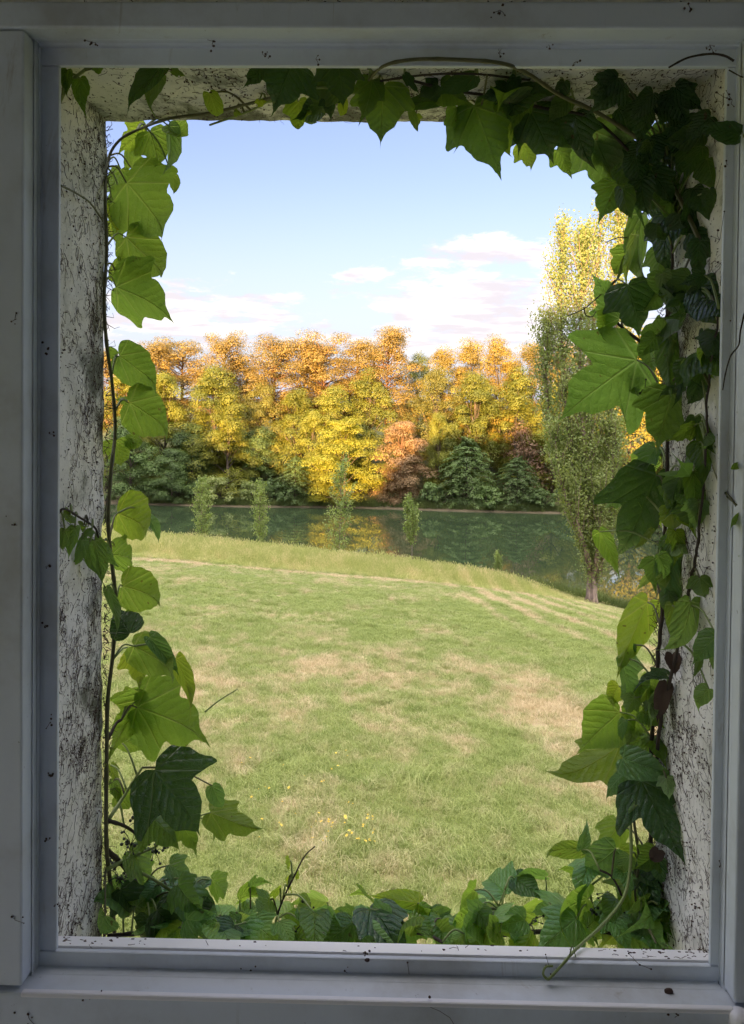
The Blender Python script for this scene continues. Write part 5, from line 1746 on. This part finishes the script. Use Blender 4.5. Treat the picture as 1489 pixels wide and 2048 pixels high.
# short roots bristling along both outer corners and the old stem
m = MB()
for X0, nrm in ((XL, EX), (XR, -EX)):
    for _ in range(420):
        z_ = ZB + rq.random() ** 1.2 * Hh
        o = Vector((X0, Y_OUT - rq.random() * .012, z_))
        d = (nrm * rq.uniform(.2, 1) + EY * rq.gauss(0, .4) + EZ * rq.gauss(0, .8)).normalized()
        L = rq.uniform(.004, .016)
        q = o + d * L
        k = q + (EZ * rq.gauss(0, 1) + nrm * rq.gauss(0, .6)).normalized() * L * .6
        m.tube([o, q, k], [.0007, .0005, .0003], 3, False)
ro = hp(m, 'clinging_roots', M_ROOT)
tag(ro, None, None, None, 'stuff')

# ------------------------------------------------------------------ dried pads and crumbs on the frame
m = MB()


def pad_cluster(px, py, Y, n, spread, rmin=.0007, rmax=.0018, stalk=True):
    c = P(px, py, Y)
    for _ in range(n):
        q = P(px + rq.gauss(0, spread), py + rq.gauss(0, spread), Y)
        m.blob(q, rq.uniform(rmin, rmax), 1, .4, (1, .55, 1), rq)
        if stalk and rq.random() < .5:
            m.tube([c, c.lerp(q, .5) + EX * rq.gauss(0, .001) + EZ * rq.gauss(0, .001), q], .0003, 3, False)


for px, py, Y, n, s in ((190, 86, .848, 6, 9), (425, 88, .848, 4, 7), (530, 112, .862, 6, 7), (632, 118, .862, 3, 8), (1000, 20, .837, 7, 9), (1098, 90, .855, 4, 5), (1150, 125, .862, 4, 7), (1000, 105, .862, 6, 8),
                        (1420, 90, .855, 9, 9), (1380, 15, .837, 4, 8), (90, 696, .862, 5, 9), (105, 868, .862, 3, 4), (98, 1132, .862, 3, 5), (92, 1250, .862, 4, 6), (100, 1445, .862, 5, 6), (98, 1552, .862, 5, 5), (95, 1680, .862, 3, 5),
                        (108, 1812, .862, 3, 6), (1462, 1215, .862, 6, 10), (1455, 1655, .862, 3, 4), (1442, 1730, .862, 4, 5), (1350, 2035, .832, 8, 8), (730, 1910, .862, 5, 5), (500, 1945, .861, 5, 9), (700, 1950, .861, 3, 12),
                        (560, 1952, .861, 3, 8), (1465, 200, .862, 8, 12), (1470, 640, .862, 5, 10), (1440, 480, .862, 3, 20), (1455, 330, .862, 3, 20), (180, 2000, .832, 3, 14), (30, 640, .837, 3, 9), (35, 1050, .837, 3, 14), (30, 1840, .837, 3, 18),
                        (60, 2040, .832, 6, 16), (900, 2035, .832, 5, 40), (1100, 1935, .861, 4, 12), (1280, 1930, .861, 4, 14), (390, 70, .848, 3, 40), (820, 1960, .861, 4, 30)):
    pad_cluster(px, py, min(Y, {.837: .8235, .832: .8175}.get(Y, Y)) - .0006, n, s)
for _ in range(90):      # crumbs on the sloping board
    px = rq.choice([rq.uniform(120, 300), rq.uniform(400, 1400), rq.uniform(1230, 1415), rq.uniform(1280, 1415)])
    t = rq.random()
    Yb = ys0 + (ys1 - ys0) * t
    x_ = P(px, 1900, Yb).x
    z_ = z0 + (z1 - z0) * t + .0004
    if rq.random() < .5:
        m.blob((x_, Yb, z_), rq.uniform(.0006, .0016), 1, .6, (1.6, 1, .6), rq)
    else:
        squiggle(m, (x_, Yb, z_), EX, EY, EZ, rq.uniform(.004, .016), .00045, rq)
for px, py, r in ((188, 1957, .0055), (1338, 1983, .0055), (735, 1920, .003)):   # two screw-sized dark knots and a crumb on the rail
    m.blob(P(px, py, .8605 if py < 1970 else .842), r, 2, .25, (1, .5, .8), rq)
po = m.build('dried_vine_pads', M_ROOT, window)
po.matrix_parent_inverse = WINV
tag(po, 'small black dried pads and twigs stuck to the white paint', None, None, 'stuff')
